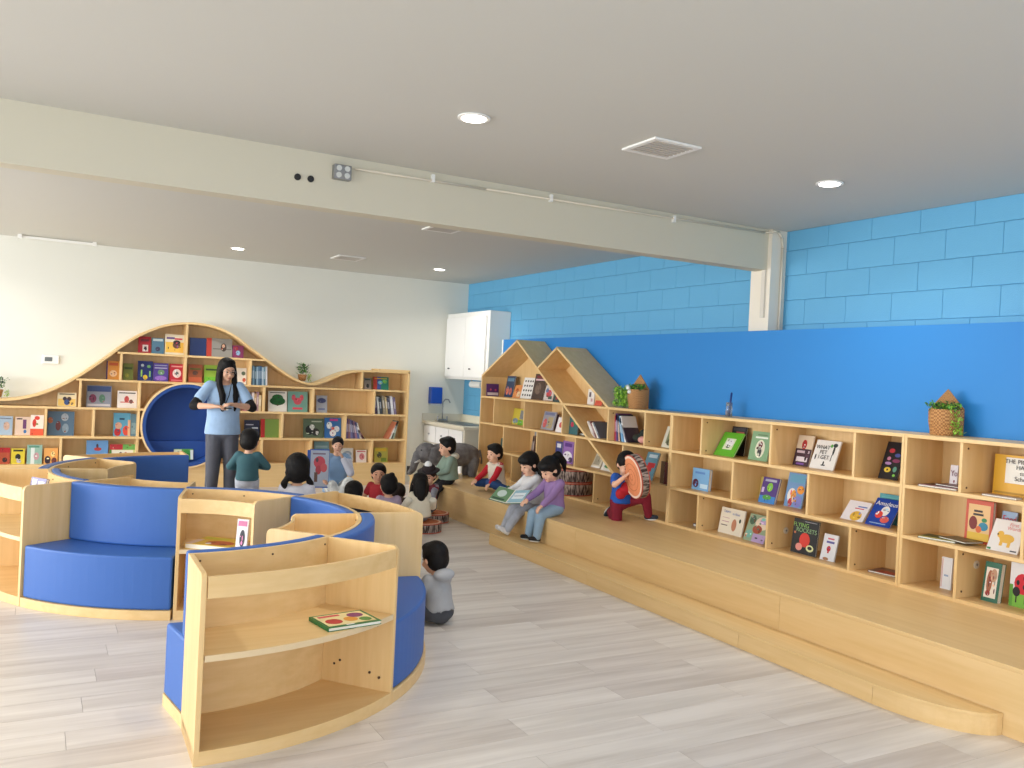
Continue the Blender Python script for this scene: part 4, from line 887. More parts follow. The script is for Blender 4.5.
 ('R','white book with a yellow puppy in the middle tier of the right-hand bookcase',4.854,2.938,0.649,0.181,0.194,0.452,0.012,(236,232,228),[('t','First',0.66,0.86,0.12,(226,150,150)),('t','Words',0.7,0.74,0.12,(226,150,150)),('d',0.3,0.28,0.78,0.56,(232,184,80)),('d',0.2,0.42,0.42,0.64,(232,184,80)),('d',0.2,0.5,0.26,0.55,(40,30,30)),('r',0.35,0.18,0.45,0.34,(232,184,80)),('r',0.6,0.16,0.7,0.32,(232,184,80)),('r',0.02,0.02,0.14,0.08,(60,130,80)),('r',0.75,0.05,0.95,0.09,(70,70,80))]),
 ('R','white board book with a dotted edge in the lowest tier beside the divider',4.916,3.311,0.343,0.071,0.193,0.052,0.012,(226,230,236),[('r',0.04,0.05,0.16,0.95,(214,180,176)),('r',0.3,0.4,0.7,0.46,(150,170,200))]),
 ('R','dark green framed book with a brown bear in the lowest tier',4.88,3.012,0.343,0.098,0.229,0.155,0.04,(16,96,70),[('r',0.12,0.1,0.84,0.86,(230,220,206)),('d',0.2,0.2,0.55,0.8,(160,96,64)),('d',0.4,0.5,0.8,0.84,(190,150,120)),('d',0.2,0.14,0.5,0.28,(150,40,40))]),
 ('R','white and green ladybird book at the lower right edge of the picture',4.925,2.862,0.343,0.123,0.248,0.04,0.012,(226,226,228),[('r',0,0,1,0.32,(120,180,60)),('r',0,0.0,0.16,0.5,(90,150,50)),('d',0.2,0.3,1.0,0.78,(204,24,44)),('d',0.3,0.5,0.45,0.62,(20,16,18)),('d',0.6,0.62,0.75,0.74,(20,16,18)),('d',0.6,0.42,0.75,0.54,(20,16,18)),('d',0.15,0.24,0.5,0.46,(20,16,18)),('r',0.3,0.1,0.36,0.3,(20,16,18)),('r',0.7,0.1,0.76,0.3,(20,16,18))]),
 ('B','red book with a white panel on the top shelf of the wave bookcase',1.109,10.99,1.592,0.136,0.197,0.14,0.012,(176,32,46),[('r',0.35,0.1,0.8,0.5,(226,210,204)),('d',0.45,0.15,0.7,0.4,(50,40,50)),('r',0.2,0.7,0.85,0.85,(120,50,60))]),
 ('B','sea blue book on the top shelf of the wave bookcase',1.256,10.99,1.592,0.135,0.188,0.14,0.012,(82,124,150),[('r',0.1,0.8,0.9,0.95,(190,210,214)),('d',0.3,0.15,0.7,0.45,(60,60,90))]),
 ('B',"yellow and white book with a child's face on the top shelf",1.442,10.99,1.592,0.217,0.243,0.14,0.012,(232,224,200),[('r',0.03,0.1,0.97,0.62,(236,190,80)),('d',0.4,0.3,0.8,0.65,(96,60,50)),('d',0.42,0.5,0.8,0.72,(40,30,36)),('r',0.08,0.76,0.5,0.86,(90,70,130)),('r',0.5,0.74,0.9,0.82,(200,60,80))]),
 ('B','plain navy book right of the centre post on the top shelf',1.707,10.99,1.592,0.192,0.218,0.14,0.012,(26,52,110),[('r',0.0,0.0,0.06,1,(16,36,84))]),
 ('B','wide grey book with a red spine band on the top shelf',1.958,10.99,1.592,0.302,0.228,0.14,0.012,(150,148,142),[('r',0,0,0.2,1,(190,60,44)),('r',0.25,0.4,0.97,0.46,(110,108,104)),('d',0.55,0.3,0.78,0.75,(70,56,50)),('d',0.6,0.5,0.72,0.7,(214,170,140))]),
 ('B','small purple board book at the right of the top shelf',2.181,10.99,1.592,0.133,0.155,0.1,0.03,(130,50,96),[('d',0.3,0.2,0.7,0.6,(150,190,230)),('d',0.1,0.6,0.5,0.9,(180,60,70))]),
 ('B','orange book with a dark blue spine left of the first upright',0.782,10.99,1.267,0.135,0.216,0.14,0.012,(206,140,56),[('r',0,0,0.1,1,(46,34,96)),('d',0.25,0.15,0.85,0.5,(226,190,150)),('r',0.2,0.75,0.9,0.9,(190,90,50))]),
 ('B','olive green book right of the first upright',0.947,10.99,1.267,0.107,0.195,0.14,0.012,(120,130,50),[('r',0.1,0.65,0.9,0.78,(60,80,30)),('d',0.2,0.15,0.6,0.4,(160,160,60))]),
 ('B','navy book with yellow and green trails on the upper shelf',1.132,10.99,1.267,0.165,0.234,0.14,0.012,(30,44,110),[('d',0.2,0.7,0.4,0.85,(190,200,210)),('d',0.6,0.65,0.85,0.8,(120,180,110)),('r',0.2,0.2,0.3,0.55,(150,200,90)),('r',0.75,0.2,0.85,0.5,(130,190,120)),('d',0.35,0.05,0.65,0.3,(230,190,40))]),
 ('B','purple book with tiny patterns on the upper shelf',1.302,10.99,1.267,0.166,0.217,0.14,0.012,(84,64,150),[('r',0.08,0.7,0.92,0.76,(190,190,220)),('d',0.3,0.35,0.75,0.65,(110,150,110)),('d',0.1,0.05,0.9,0.3,(150,110,200)),('r',0.08,0.85,0.92,0.89,(170,180,210))]),
 ('B','red book with a white ring on the upper shelf',1.48,10.99,1.267,0.157,0.216,0.14,0.012,(186,34,54),[('d',0.2,0.22,0.82,0.72,(232,214,214)),('d',0.38,0.36,0.64,0.58,(90,100,110)),('r',0.1,0.82,0.9,0.9,(226,150,150)),('r',0.1,0.06,0.9,0.12,(220,120,130))]),
 ('B','orange-brown book right of the centre post on the upper shelf',1.691,10.99,1.267,0.161,0.221,0.14,0.012,(176,96,60),[('r',0.1,0.7,0.9,0.8,(120,120,60)),('r',0.05,0.05,0.95,0.3,(220,110,70)),('d',0.3,0.4,0.7,0.65,(110,80,70))]),
 ('B','lime green book half hidden by the standing woman',1.882,10.99,1.267,0.175,0.222,0.14,0.012,(150,186,60),[('r',0.1,0.7,0.9,0.8,(60,90,50)),('r',0.0,0.0,1,0.35,(120,196,50))]),
 ('B','white book with a dark face just right of the standing woman',2.235,10.99,1.267,0.123,0.204,0.14,0.012,(226,218,206),[('d',0.5,0.55,0.9,0.8,(90,110,90)),('d',0.6,0.15,0.95,0.4,(200,90,60))]),
 ('B','small yellow and white book alone under the left slope of the wave',0.323,10.99,0.942,0.191,0.157,0.14,0.012,(238,226,190),[('r',0.04,0.04,0.96,0.55,(236,200,110)),('d',0.28,0.4,0.5,0.7,(60,50,60)),('d',0.5,0.4,0.74,0.7,(70,50,50)),('d',0.35,0.1,0.65,0.5,(60,90,150)),('r',0.1,0.85,0.9,0.93,(70,70,70))]),
 ('B','large grey-blue book with a crowd of figures',0.651,10.99,0.942,0.26,0.251,0.14,0.012,(142,146,160),[('r',0.03,0.72,0.97,0.97,(60,80,130)),('d',0.1,0.2,0.4,0.6,(130,60,90)),('d',0.5,0.2,0.75,0.6,(90,130,110)),('r',0.05,0.05,0.95,0.15,(206,200,204))]),
 ('B','white book with a small red figure and black title',0.949,10.99,0.942,0.209,0.2,0.14,0.012,(236,230,226),[('r',0.08,0.84,0.92,0.9,(40,40,44)),('d',0.35,0.3,0.6,0.7,(200,80,80)),('r',0.15,0.3,0.85,0.36,(206,110,100)),('d',0.6,0.25,0.8,0.5,(120,80,80))]),
 ('B','white book with a bushy green tree',2.696,10.99,0.942,0.234,0.26,0.14,0.012,(232,230,222),[('d',0.08,0.3,0.92,0.72,(24,92,40)),('d',0.2,0.5,0.8,0.84,(30,106,46)),('r',0.1,0.9,0.9,0.94,(90,90,90)),('d',0.44,0.28,0.56,0.34,(90,60,40))]),
 ('B','teal book with a pink crab-like figure',2.952,10.99,0.942,0.256,0.262,0.14,0.012,(112,160,150),[('d',0.3,0.35,0.7,0.7,(206,84,100)),('d',0.2,0.55,0.4,0.85,(206,84,100)),('d',0.6,0.55,0.8,0.85,(206,84,100)),('r',0.25,0.12,0.75,0.22,(214,70,90))]),
 ('B','small pale grey book with dark blue print',3.266,10.99,0.942,0.145,0.222,0.14,0.012,(176,180,190),[('d',0.1,0.55,0.9,0.85,(80,86,130)),('r',0.2,0.15,0.8,0.25,(120,130,170))]),
 ('B','small grey book in the top right compartment of the wave bookcase',3.876,10.99,1.267,0.097,0.15,0.14,0.012,(150,140,130),[('d',0.3,0.1,0.7,0.5,(40,36,36)),('r',0.1,0.8,0.9,0.92,(40,70,60))]),
 ('B','rainbow-coloured book in the top right compartment of the wave bookcase',4.062,10.99,1.267,0.218,0.172,0.14,0.012,(40,124,100),[('r',0,0,0.25,1,(180,60,40)),('r',0.25,0.0,0.5,1,(60,80,150)),('d',0.3,0.4,0.6,0.7,(120,190,220)),('d',0.6,0.5,0.9,0.8,(120,200,90)),('r',0.1,0.84,0.9,0.9,(220,190,60))]),
 ('B','pale blue-grey book at the left edge,second shelf up',-0.266,10.99,0.612,0.133,0.209,0.14,0.012,(164,186,206),[('d',0.35,0.25,0.8,0.7,(206,170,150)),('r',0.1,0.84,0.9,0.9,(120,130,150))]),
 ('B','beige book with a purple striped figure',-0.1,10.99,0.612,0.152,0.204,0.16,0.012,(224,200,180),[('r',0.5,0.35,0.72,0.85,(110,60,110)),('d',0.55,0.1,0.75,0.3,(60,120,180)),('r',0.1,0.85,0.45,0.92,(70,60,70))]),
 ('B','white and red book leaning beside the beige striped one',0.037,10.99,0.612,0.129,0.227,0.14,0.012,(236,226,220),[('r',0,0,1,0.32,(220,90,60)),('d',0.15,0.4,0.45,0.8,(210,60,50)),('d',0.3,0.75,0.7,0.95,(214,70,60)),('d',0.4,0.5,0.6,0.6,(120,150,80))]),
 ('B','wide blue-grey book with a round moon',0.274,10.99,0.612,0.267,0.273,0.14,0.012,(88,118,144),[('d',0.5,0.6,0.78,0.92,(176,186,196)),('d',0.3,0.2,0.5,0.6,(120,60,60)),('d',0.55,0.1,0.8,0.5,(150,170,186)),('d',0.0,0.5,0.2,0.75,(190,110,70))]),
 ('B','blue and red tilted book left of the round nook',0.906,10.99,0.612,0.181,0.271,0.18,0.012,(96,170,206),[('d',0.05,0.0,0.45,0.35,(196,40,50)),('d',0.55,0.02,0.95,0.45,(230,80,60)),('d',0.1,0.3,0.5,0.6,(224,176,150)),('r',0.35,0.7,0.65,0.78,(40,80,110)),('r',0.85,0,1,0.7,(240,190,150))]),
 ('B','grey-blue book slightly behind the tilted blue and red book',1.034,10.99,0.612,0.067,0.261,0.14,0.012,(96,132,150),[('r',0.1,0.1,0.8,0.6,(130,160,170))]),
 ('B','navy book with a small plane,right of the standing woman',2.393,10.99,0.612,0.188,0.216,0.14,0.012,(28,32,60),[('r',0.5,0.5,0.9,0.58,(200,206,214)),('r',0.1,0.7,0.6,0.76,(190,190,200))]),
 ('B','green book with a red spine next to the navy plane book',2.619,10.99,0.612,0.237,0.233,0.14,0.012,(118,148,66),[('r',0,0,0.22,1,(176,36,36))]),
 ('B','dark green book with a black and white cow',3.175,10.99,0.612,0.267,0.249,0.14,0.012,(84,100,76),[('d',0.1,0.15,0.5,0.65,(24,26,26)),('d',0.3,0.45,0.55,0.7,(214,214,206)),('d',0.4,0.1,0.8,0.5,(40,40,38)),('d',0.6,0.15,0.75,0.4,(200,196,190)),('r',0.4,0.82,0.9,0.88,(170,180,160))]),
 ('B','blue book with white snowy shapes above the seated woman',3.431,10.99,0.612,0.222,0.265,0.14,0.012,(46,104,166),[('d',0.12,0.45,0.45,0.8,(220,226,232)),('d',0.3,0.08,0.7,0.42,(226,228,230)),('d',0.55,0.3,0.9,0.6,(214,220,230)),('r',0.3,0.84,0.8,0.95,(176,60,140)),('d',0.38,0.4,0.6,0.55,(206,90,70))]),
 ('B','red-brown book at the left edge of the lowest shelf',-0.271,10.99,0.292,0.118,0.18,0.14,0.012,(190,80,40),[('r',0,0.7,1,1,(186,30,36)),('d',0.4,0.1,0.8,0.4,(60,40,30))]),
 ('B','yellow book with a black cow,lowest shelf',-0.134,10.99,0.292,0.133,0.171,0.14,0.012,(226,206,50),[('r',0.15,0.8,0.85,0.92,(50,50,20)),('d',0.3,0.25,0.7,0.65,(34,36,34)),('d',0.4,0.05,0.75,0.3,(206,200,206))]),
 ('B','shiny mint green book,lowest shelf',0.026,10.99,0.292,0.149,0.212,0.14,0.03,(150,190,176),[('r',0.25,0.0,0.5,0.9,(230,240,238)),('d',0.45,0.2,0.8,0.6,(206,160,170)),('r',0.1,0.85,0.8,0.95,(90,150,130))]),
 ('B','orange sunset book with dark figures,lowest shelf',0.187,10.99,0.292,0.137,0.177,0.14,0.012,(226,166,90),[('d',0.05,0.0,0.5,0.5,(50,34,50)),('d',0.55,0.0,0.95,0.4,(100,50,50)),('d',0.5,0.45,0.8,0.8,(244,220,150))]),
 ('B','plain blue book with a small red ship,lowest shelf',0.657,10.99,0.292,0.227,0.267,0.14,0.012,(104,158,216),[('d',0.35,0.55,0.7,0.7,(190,60,60)),('d',0.45,0.68,0.55,0.85,(60,50,60))]),
 ('B','red,green and white landscape book,lowest shelf',0.926,10.99,0.292,0.278,0.222,0.14,0.012,(206,214,150),[('r',0,0.72,0.5,1,(190,50,60)),('r',0.5,0.72,1,1,(110,180,90)),('r',0.08,0.15,0.9,0.7,(238,236,220)),('d',0.35,0.3,0.5,0.6,(70,50,40)),('d',0.55,0.3,0.7,0.6,(200,90,60)),('r',0,0,0.08,0.72,(80,140,60))]),
 ('B',"grey-white book behind the seated woman's shoulder",3.633,10.99,0.292,0.177,0.189,0.14,0.012,(206,204,198),[('d',0.2,0.4,0.9,0.8,(150,160,170)),('r',0.1,0.1,0.9,0.2,(120,120,120))]),
 ('B','small white and pink book right of the seated woman',3.835,10.99,0.292,0.144,0.163,0.14,0.012,(232,224,222),[('d',0.3,0.2,0.8,0.75,(206,130,140)),('r',0.1,0.85,0.9,0.92,(190,70,90))]),
 ('B','yellow-green book in the lowest right compartment of the wave bookcase',4.111,10.99,0.292,0.193,0.196,0.14,0.012,(190,186,84),[('d',0.2,0.3,0.55,0.7,(90,96,80)),('r',0.1,0.75,0.9,0.95,(226,196,60)),('r',0.5,0.05,0.9,0.3,(120,150,60))]),
 ('B',"teal book peeking out above the seated woman's big book",3.296,10.99,0.292,0.199,0.274,0.14,0.012,(110,150,160),[('r',0.1,0.7,0.9,0.8,(150,180,186))]),
]
def detail(art, cov, w, h):
    """small printed blobs and strokes around the main shapes of a cover"""
    R_ = random.Random(int(w*1e5)+int(h*1e5)+sum(cov)); out = []
    sh = [a for a in art if a[0] == 'd' or (a[0] == 'r' and (a[4]-a[2]) > .25 and (a[3]-a[1]) > .25)]
    cols = [a[5] for a in art if a[0] != 't'] or [cov]
    for a in sh:
        for _ in range(5 if a[0] == 'd' else 4):
            cx = a[1]+(a[3]-a[1])*R_.uniform(.15, .85); cz = a[2]+(a[4]-a[2])*R_.uniform(.15, .85)
            s = R_.uniform(.10, .30)*min(a[3]-a[1], a[4]-a[2]); c = R_.choice(cols+[a[5]]*2); f = R_.uniform(.6, 1.35)
            c = tuple(max(8, min(244, int(v*f))) for v in c); e = R_.uniform(.5, 1.6)
            x0, x1, z0, z1 = cx-s*e/2, cx+s*e/2, cz-s/e/2, cz+s/e/2
            if x0 > .01 and x1 < .99 and z0 > .01 and z1 < .99: out.append(('d', x0, z0, x1, z1, c))
    return out
def art_mesh(b, art, w, h):
    k = 0
    for a in art:
        k += 1; y = -.0004-.00012*k
        if a[0] == 't': continue
        x0, z0, x1, z1 = a[1]*w-w/2, a[2]*h, a[3]*w-w/2, a[4]*h; m = mat(a[5], .55, 'cover_print')
        if a[0] == 'r': b.add([(x0, y, z0), (x1, y, z0), (x1, y, z1), (x0, y, z1)], [(0, 1, 2, 3)], m)
        else:
            cx, cz, rx, rz = (x0+x1)/2, (z0+z1)/2, (x1-x0)/2, (z1-z0)/2
            b.add([(cx+rx*math.cos(2*PI*i/14), y, cz+rz*math.sin(2*PI*i/14)) for i in range(14)], [tuple(range(14))], m)
    return b
def book(lab, loc, rz, w, h, lean, th, cov, art, group=None, flat=False):
    """spine at -x, front cover faces -y, thickness towards +y"""
    t = thing('book', lab, 'book', loc, 0, group)
    t.rotation_euler = (-lean, 0, 0) if False else (Matrix.Rotation(rz, 3, 'Z') @ Matrix.Rotation(-lean, 3, 'X')).to_euler()
    a = w/2; m = mat(cov, .42, 'book_cover'); c = MB(); k = min(.0022, th*.2)
    c.box((-a, 0, 0), (a, k, h)).box((-a, th-k, 0), (a, th, h)).box((-a, k, 0), (-a+k, th-k, h))
    cv = c.build('cover', m, t)
    MB().box((-a+k, k, .003), (a-.003, th-k, h-.003)).build('page_block', PAGES, t)
    if [q for q in art if q[0] != 't']: art_mesh(MB(), art+(detail(art, cov, w, h) if len(art) < 7 else []), w, h).build('cover_picture', None, cv)
    for q in art:
        if q[0] == 't':
            fc = bpy.data.curves.new('title', 'FONT'); fc.body = q[1]; fc.size = q[4]*h*1.25; fc.align_x = 'CENTER'; fc.align_y = 'CENTER'; fc.extrude = .0002
            o = bpy.data.objects.new('title', fc); COL.objects.link(o); fc.materials.append(mat(q[5], .6, 'ink'))
            dg = bpy.context.evaluated_depsgraph_get(); me = bpy.data.meshes.new_from_object(o.evaluated_get(dg)); bpy.data.objects.remove(o)
            wd = max(v.co.x for v in me.vertices)-min(v.co.x for v in me.vertices); s = min(1.0, w*.86/wd)
            o = link('title', me, cv); o.rotation_euler = (PI/2, 0, 0); o.location = (q[2]*w-a, -.0060, q[3]*h); o.scale = (s, 1, 1)
    return t
for i, (wall, lab, X, Y, z0, bw, bh, lean, th, cov, art) in enumerate(BOOKS):
    if wall == 'R': book(lab, (X, Y, z0+math.sin(lean)*0), -PI/2, max(bw, .012), bh, lean, th, cov, art, 'books on the platform bookcases')
    else: book(lab, (X, Y, z0), 0, bw, bh, lean, th, cov, art, 'books on the wave bookcase')
book('purple landscape-format book at the far left of the gable shelf', (4.872, 9.30, 1.276), 0, .165, .150, .08, .012, (86, 44, 110), [('r', .05, .08, .95, .3, (220, 210, 214)), ('d', .25, .45, .4, .62, (220, 90, 110)), ('d', .65, .42, .8, .6, (200, 70, 120))], 'books on the platform bookcases')
# ---- rows of books shown by their spines ----
ORD = ['leftmost', 'second', 'third', 'fourth', 'fifth', 'sixth', 'seventh', 'eighth', 'ninth', 'tenth', 'eleventh']
def cname(c):
    r, g, b = c; mx, mn = max(c), min(c)
    if mx-mn < 26: return 'white' if mx > 205 else ('grey' if mx > 90 else 'black')
    if r == mx: return ('pink' if b > g+10 and r > 170 else ('yellow' if g > r*.8 else ('orange' if g > r*.55 else 'red')) if r > 120 else 'brown')
    if g == mx: return 'green'
    return 'blue' if r < b*.72 else 'lilac'
def spines(wall, where, start, z0, cols, hs, th, tilt, depth=.17, group=''):
    x = start
    for i, c in enumerate(cols):
        h = hs[i % len(hs)]; tl = tilt[i] if isinstance(tilt, (list, tuple)) else tilt; t_ = th[i % len(th)] if isinstance(th, (list, tuple)) else th
        lab = '%s %s book spine %s' % ('thin' if len(cols) == 1 else (ORD[i] if i < len(cols)-1 or i < 2 else 'rightmost'), cname(c), where)
        t = thing('book', lab, 'book', (0, 0, 0), 0, group)
        if wall == 'B': t.location = (x, 10.93, z0); base = Matrix.Identity(3)
        else: t.location = (4.82, x, z0); base = Matrix.Rotation(-PI/2, 3, 'Z')
        t.rotation_euler = (base @ Matrix.Rotation(tl, 3, 'Y')).to_euler()
        x0 = 0 if tl >= 0 else -t_
        m = mat(c, .45, 'book_cover'); k = .0015
        cv = MB().box((x0, 0, 0), (x0+k, depth, h)).box((x0+t_-k, 0, 0), (x0+t_, depth, h)).box((x0+k, 0, 0), (x0+t_-k, k, h)).build('cover', m, t)
        MB().box((x0+k, k, .002), (x0+t_-k, depth-.003, h-.002)).build('page_block', PAGES, t)
        MB().box((x0+t_*.2, -.0006, h*.35), (x0+t_*.8, 0, h*.75)).build('spine_print', mat(tuple(min(255, int(v*.5+120)) for v in c), .6, 'spine_print'), cv)
        x += (1 if wall == 'B' else -1)*(t_+.0015)*(1/max(math.cos(tl), .5))
BL_ = [(70, 96, 120), (120, 160, 186), (52, 84, 104), (150, 180, 200), (88, 120, 150), (60, 96, 130), (176, 196, 210), (96, 130, 150), (206, 210, 214)]
spines('B', 'in the row under the right slope of the wave', 2.36, 1.267, BL_, [.235, .24, .225, .232], .021, -.04, group='spine-out books under the right slope')
spines('B', 'in the pink row right of the standing woman', 2.27, .942, [(190, 120, 130), (206, 150, 160), (150, 90, 120), (216, 206, 206), (186, 150, 110), (160, 130, 140), (206, 190, 150)], [.22, .24, .20, .23], .028, 0, group='spine-out books beside the standing woman')
spines('B', 'in the leaning row at the right end, third shelf up', 4.01, .942, [(70, 60, 90), (206, 214, 214), (60, 70, 80), (150, 140, 120), (190, 170, 130), (80, 80, 96), (206, 206, 216), (120, 110, 140)], [.25, .235, .225], [.036, .032, .042], -.16, group='leaning books at the right end')
spines('B', 'in the leaning row behind the seated woman, second shelf up', 3.62, .612, [(110, 90, 140), (150, 110, 120), (120, 120, 170), (90, 80, 120), (160, 120, 140), (90, 100, 160), (206, 200, 196), (90, 50, 60)], [.26, .255, .25, .24, .235, .225, .22, .20], .030, [-.05, -.08, -.12, -.16, -.2, -.26, -.34, -.60], group='leaning books on the second shelf')
spines('B', 'in the group leaning right at the end of the second shelf', 4.16, .612, [(196, 120, 90), (226, 226, 222), (80, 90, 84), (150, 170, 150)], [.26, .265, .26, .24], .022, [.5, .42, .32, .22], group='books leaning right on the second shelf')
spines('R', 'stuffed in the tall pile beside the lime vine', 6.66, .961, [(180, 50, 60), (110, 60, 120), (60, 60, 110), (214, 176, 150), (40, 44, 56), (120, 170, 210), (86, 140, 190), (226, 226, 228), (60, 50, 70)], [.24, .26, .25], .022, [-.04, -.08, -.15, -.15, -.26, -.30, -.34, -.40, -.55], group='books stuffed beside the vine')
spines('R', 'leaning in the compartment under the smaller gable', 7.02, .961, [(214, 206, 196), (190, 180, 176), (120, 60, 60), (226, 222, 210), (90, 100, 120)], [.20, .19], .02, [-.65, -.66, -.67, -.68, -.7], group='books under the smaller gable')
spines('R', 'leaning together in the second tier of the house bookcase', 8.25, .649, [(96, 66, 50), (70, 46, 40), (120, 90, 76)], [.24, .22], .022, [.22, .18, .12], group='brown books in the house bookcase')
spines('R', 'standing in the lowest tier of the house bookcase', 8.42, .343, [(90, 70, 90), (150, 110, 110), (110, 110, 120), (70, 60, 70)], [.22, .20], .024, .05, group='books in the lowest far compartment')
spines('R', 'pressed against the divider right of the heart book', 3.922, .343, [(40, 120, 60)], [.25], .012, 0, group='')
spines('R', 'pressed against the divider above the lying navy book', 5.424, .343, [(30, 80, 150)], [.24], .012, 0, group='')
# ---- books lying flat ----
def flat(lab, x, y, z, rz, w, d, th, cov, art=(), group=None):
    t = book(lab, (x, y, z+th), rz, w, d, 0, th, cov, list(art), group)
    t.rotation_euler = (Matrix.Rotation(rz, 3, 'Z') @ Matrix.Rotation(-PI/2, 3, 'X')).to_euler(); return t
flat('green-edged picture book lying on the shelf of the nearest curved bookcase', 1.23, 3.50, .411, .16, .25, .19, .016, (28, 112, 62),
     [('r', .05, .10, .95, .94, (232, 216, 160)), ('r', .10, .76, .5, .88, (206, 80, 90)), ('d', .1, .2, .4, .6, (190, 60, 60)), ('d', .45, .25, .7, .6, (220, 150, 60)), ('d', .6, .5, .9, .85, (130, 60, 110)), ('d', .7, .15, .92, .45, (90, 140, 70)), ('r', .35, .02, .5, .08, (236, 236, 230))])
flat('large yellow picture book lying on the middle curved unit', .92, 5.25, .411, -.72, .30, .24, .030, (222, 186, 70), [('d', .3, .1, .9, .6, (190, 96, 60)), ('r', .05, .7, .6, .92, (206, 200, 80)), ('r', .0, .0, .15, .6, (226, 200, 190))])
book('white book with dark drawings standing at the end of the middle curved unit', (1.075, 5.10, .411), -.72, .07, .20, .10, .014, (226, 222, 226), [('d', .3, .2, .8, .7, (60, 60, 70)), ('r', .1, .8, .9, .95, (206, 120, 160))])
book('book with blue and white cover poking up from the tray of the left curved unit', (.03, 6.12, .64), -1.0, .15, .10, .2, .02, (110, 104, 150), [('r', .1, .5, .4, .9, (230, 230, 236)), ('r', .5, .55, .9, .8, (220, 224, 236))])
flat('thin dark magazine lying under the small white card book', 4.80, 3.32, .961, -PI/2+.1, .24, .18, .012, (74, 40, 50), [('r', 0, 0, 1, .12, (210, 150, 170))])
flat('brown booklet lying on top of the dark magazine', 4.86, 3.29, .974, -PI/2-.1, .18, .15, .008, (110, 80, 90))
flat('grey booklet lying in front of the mustard yellow book', 4.79, 2.93, .961, -PI/2, .20, .06, .010, (150, 140, 140))
flat('thin book with yellow edge lying left of the red-orange book', 4.79, 3.30, .649, -PI/2+.2, .22, .15, .012, (70, 90, 60), [('r', 0, 0, 1, .1, (230, 210, 60))])
flat('brown booklet lying on the yellow-edged book', 4.82, 3.22, .662, -PI/2-.2, .20, .14, .008, (110, 100, 80))
flat('brown and red magazine lying in the lowest tier, last compartment of the middle bookcase', 4.87, 3.70, .343, -PI/2+.15, .24, .17, .012, (120, 90, 84), [('r', .2, 0, .8, .5, (176, 80, 70))])
flat('dark green album lying under the diagonal board', 4.88, 7.24, .961, -PI/2, .30, .18, .018, (50, 80, 80), [('r', .1, .1, .9, .5, (150, 170, 180))])
flat('navy book with a red circle lying in the lowest tier beside the thick post', 4.87, 5.50, .343, -PI/2+.1, .13, .17, .02, (34, 40, 96), [('r', .1, .1, .9, .3, (190, 190, 220))])
book('small navy and red book propped on the lying navy book', (4.87, 5.47, .364), -PI/2, .10, .12, .35, .012, (60, 30, 70), [('d', .3, .3, .9, .8, (200, 60, 80)), ('r', .1, .05, .9, .2, (206, 206, 230))])
book('green and white picture book leaning inside the round blue nook', (1.60, 10.99, .335), 0, .22, .13, .25, .012, (96, 160, 80), [('d', .4, .1, .9, .9, (60, 150, 60)), ('r', .0, .4, .4, .95, (226, 230, 200)), ('r', .85, .0, 1, .9, (226, 232, 226))])
# crumpled things in the pile beside the vine
t = tag(fuse(MB().ell((4.87, 6.30, 1.00), (.05, .06, .035)).ell((4.87, 6.22, 1.02), (.045, .05, .045)), 'cloth_toy', mat((220, 160, 150), .9, 'pink_plush', bump=.3, bscale=40), None, .010, 2), 'pink soft toy lump in front of the pile beside the lime vine', 'toy')
t = tag(fuse(MB().ell((4.93, 6.34, 1.06), (.06, .07, .04)).ell((4.90, 6.42, 1.01), (.05, .06, .035)), 'cloth_toy', mat((40, 50, 44), .9, 'dark_plush', bump=.3, bscale=40), None, .010, 2), 'dark soft toy lump on the pile beside the lime vine', 'toy')
t = tag(bx('pink_booklet', (4.97, 6.16, .962), (5.09, 6.26, 1.16), mat((206, 170, 186), .6, 'lilac_cover'), None, .002), 'lilac booklet standing at the right end of the pile beside the vine', 'book', 'books stuffed beside the vine')
# ================= PLANTS AND SMALL THINGS =================
WEAVE = bpy.data.materials.new('woven_rush'); WEAVE.use_nodes = True
def _weave():
    nt = WEAVE.node_tree; b = nt.nodes['Principled BSDF']; tc = nt.nodes.new('ShaderNodeTexCoord')
    c = nt.nodes.new('ShaderNodeTexChecker'); c.inputs['Scale'].default_value = 90; c.inputs['Color1'].default_value = (*lin((196, 146, 92)), 1); c.inputs['Color2'].default_value = (*lin((150, 102, 58)), 1)
    nt.links.new(tc.outputs['Object'], c.inputs['Vector']); nt.links.new(c.outputs[0], b.inputs['Base Color'])
    bp = nt.nodes.new('ShaderNodeBump'); bp.inputs['Strength'].default_value = .6; bp.inputs['Distance'].default_value = .004
    nt.links.new(c.outputs['Fac'], bp.inputs['Height']); nt.links.new(bp.outputs[0], b.inputs['Normal']); b.inputs['Roughness'].default_value = .8
_weave()
def leaves(name, pts, size, cols, parent, n=1):
    b = MB()
    for p in pts:
        for _ in range(n):
            q = Vector(p)+Vector([random.uniform(-1, 1)*size*.8 for _ in range(3)])
            M = Matrix.Rotation(random.uniform(0, 6.28), 3, 'Z') @ Matrix.Rotation(random.uniform(-1.2, 1.2), 3, 'X')
            s = size*random.uniform(.6, 1.1)
            vs = [q+M @ Vector(v) for v in ((0, -s, 0), (s*.5, -s*.2, s*.12), (s*.35, s*.6, .0), (0, s, -s*.1), (-s*.35, s*.6, 0), (-s*.5, -s*.2, s*.12), (0, 0, -s*.12))]
            b.add(vs, [(0, 1, 6), (1, 2, 6), (2, 3, 6), (3, 4, 6), (4, 5, 6), (5, 0, 6)], random.choice(cols))
    o = b.build(name, None, parent); o['kind'] = 'stuff'; return o
G1 = [mat(c, .6, 'leaf') for c in ((66, 128, 44), (96, 160, 54), (44, 92, 48))]
G2 = [mat(c, .6, 'light_leaf') for c in ((150, 200, 70), (176, 216, 90), (120, 180, 60))]
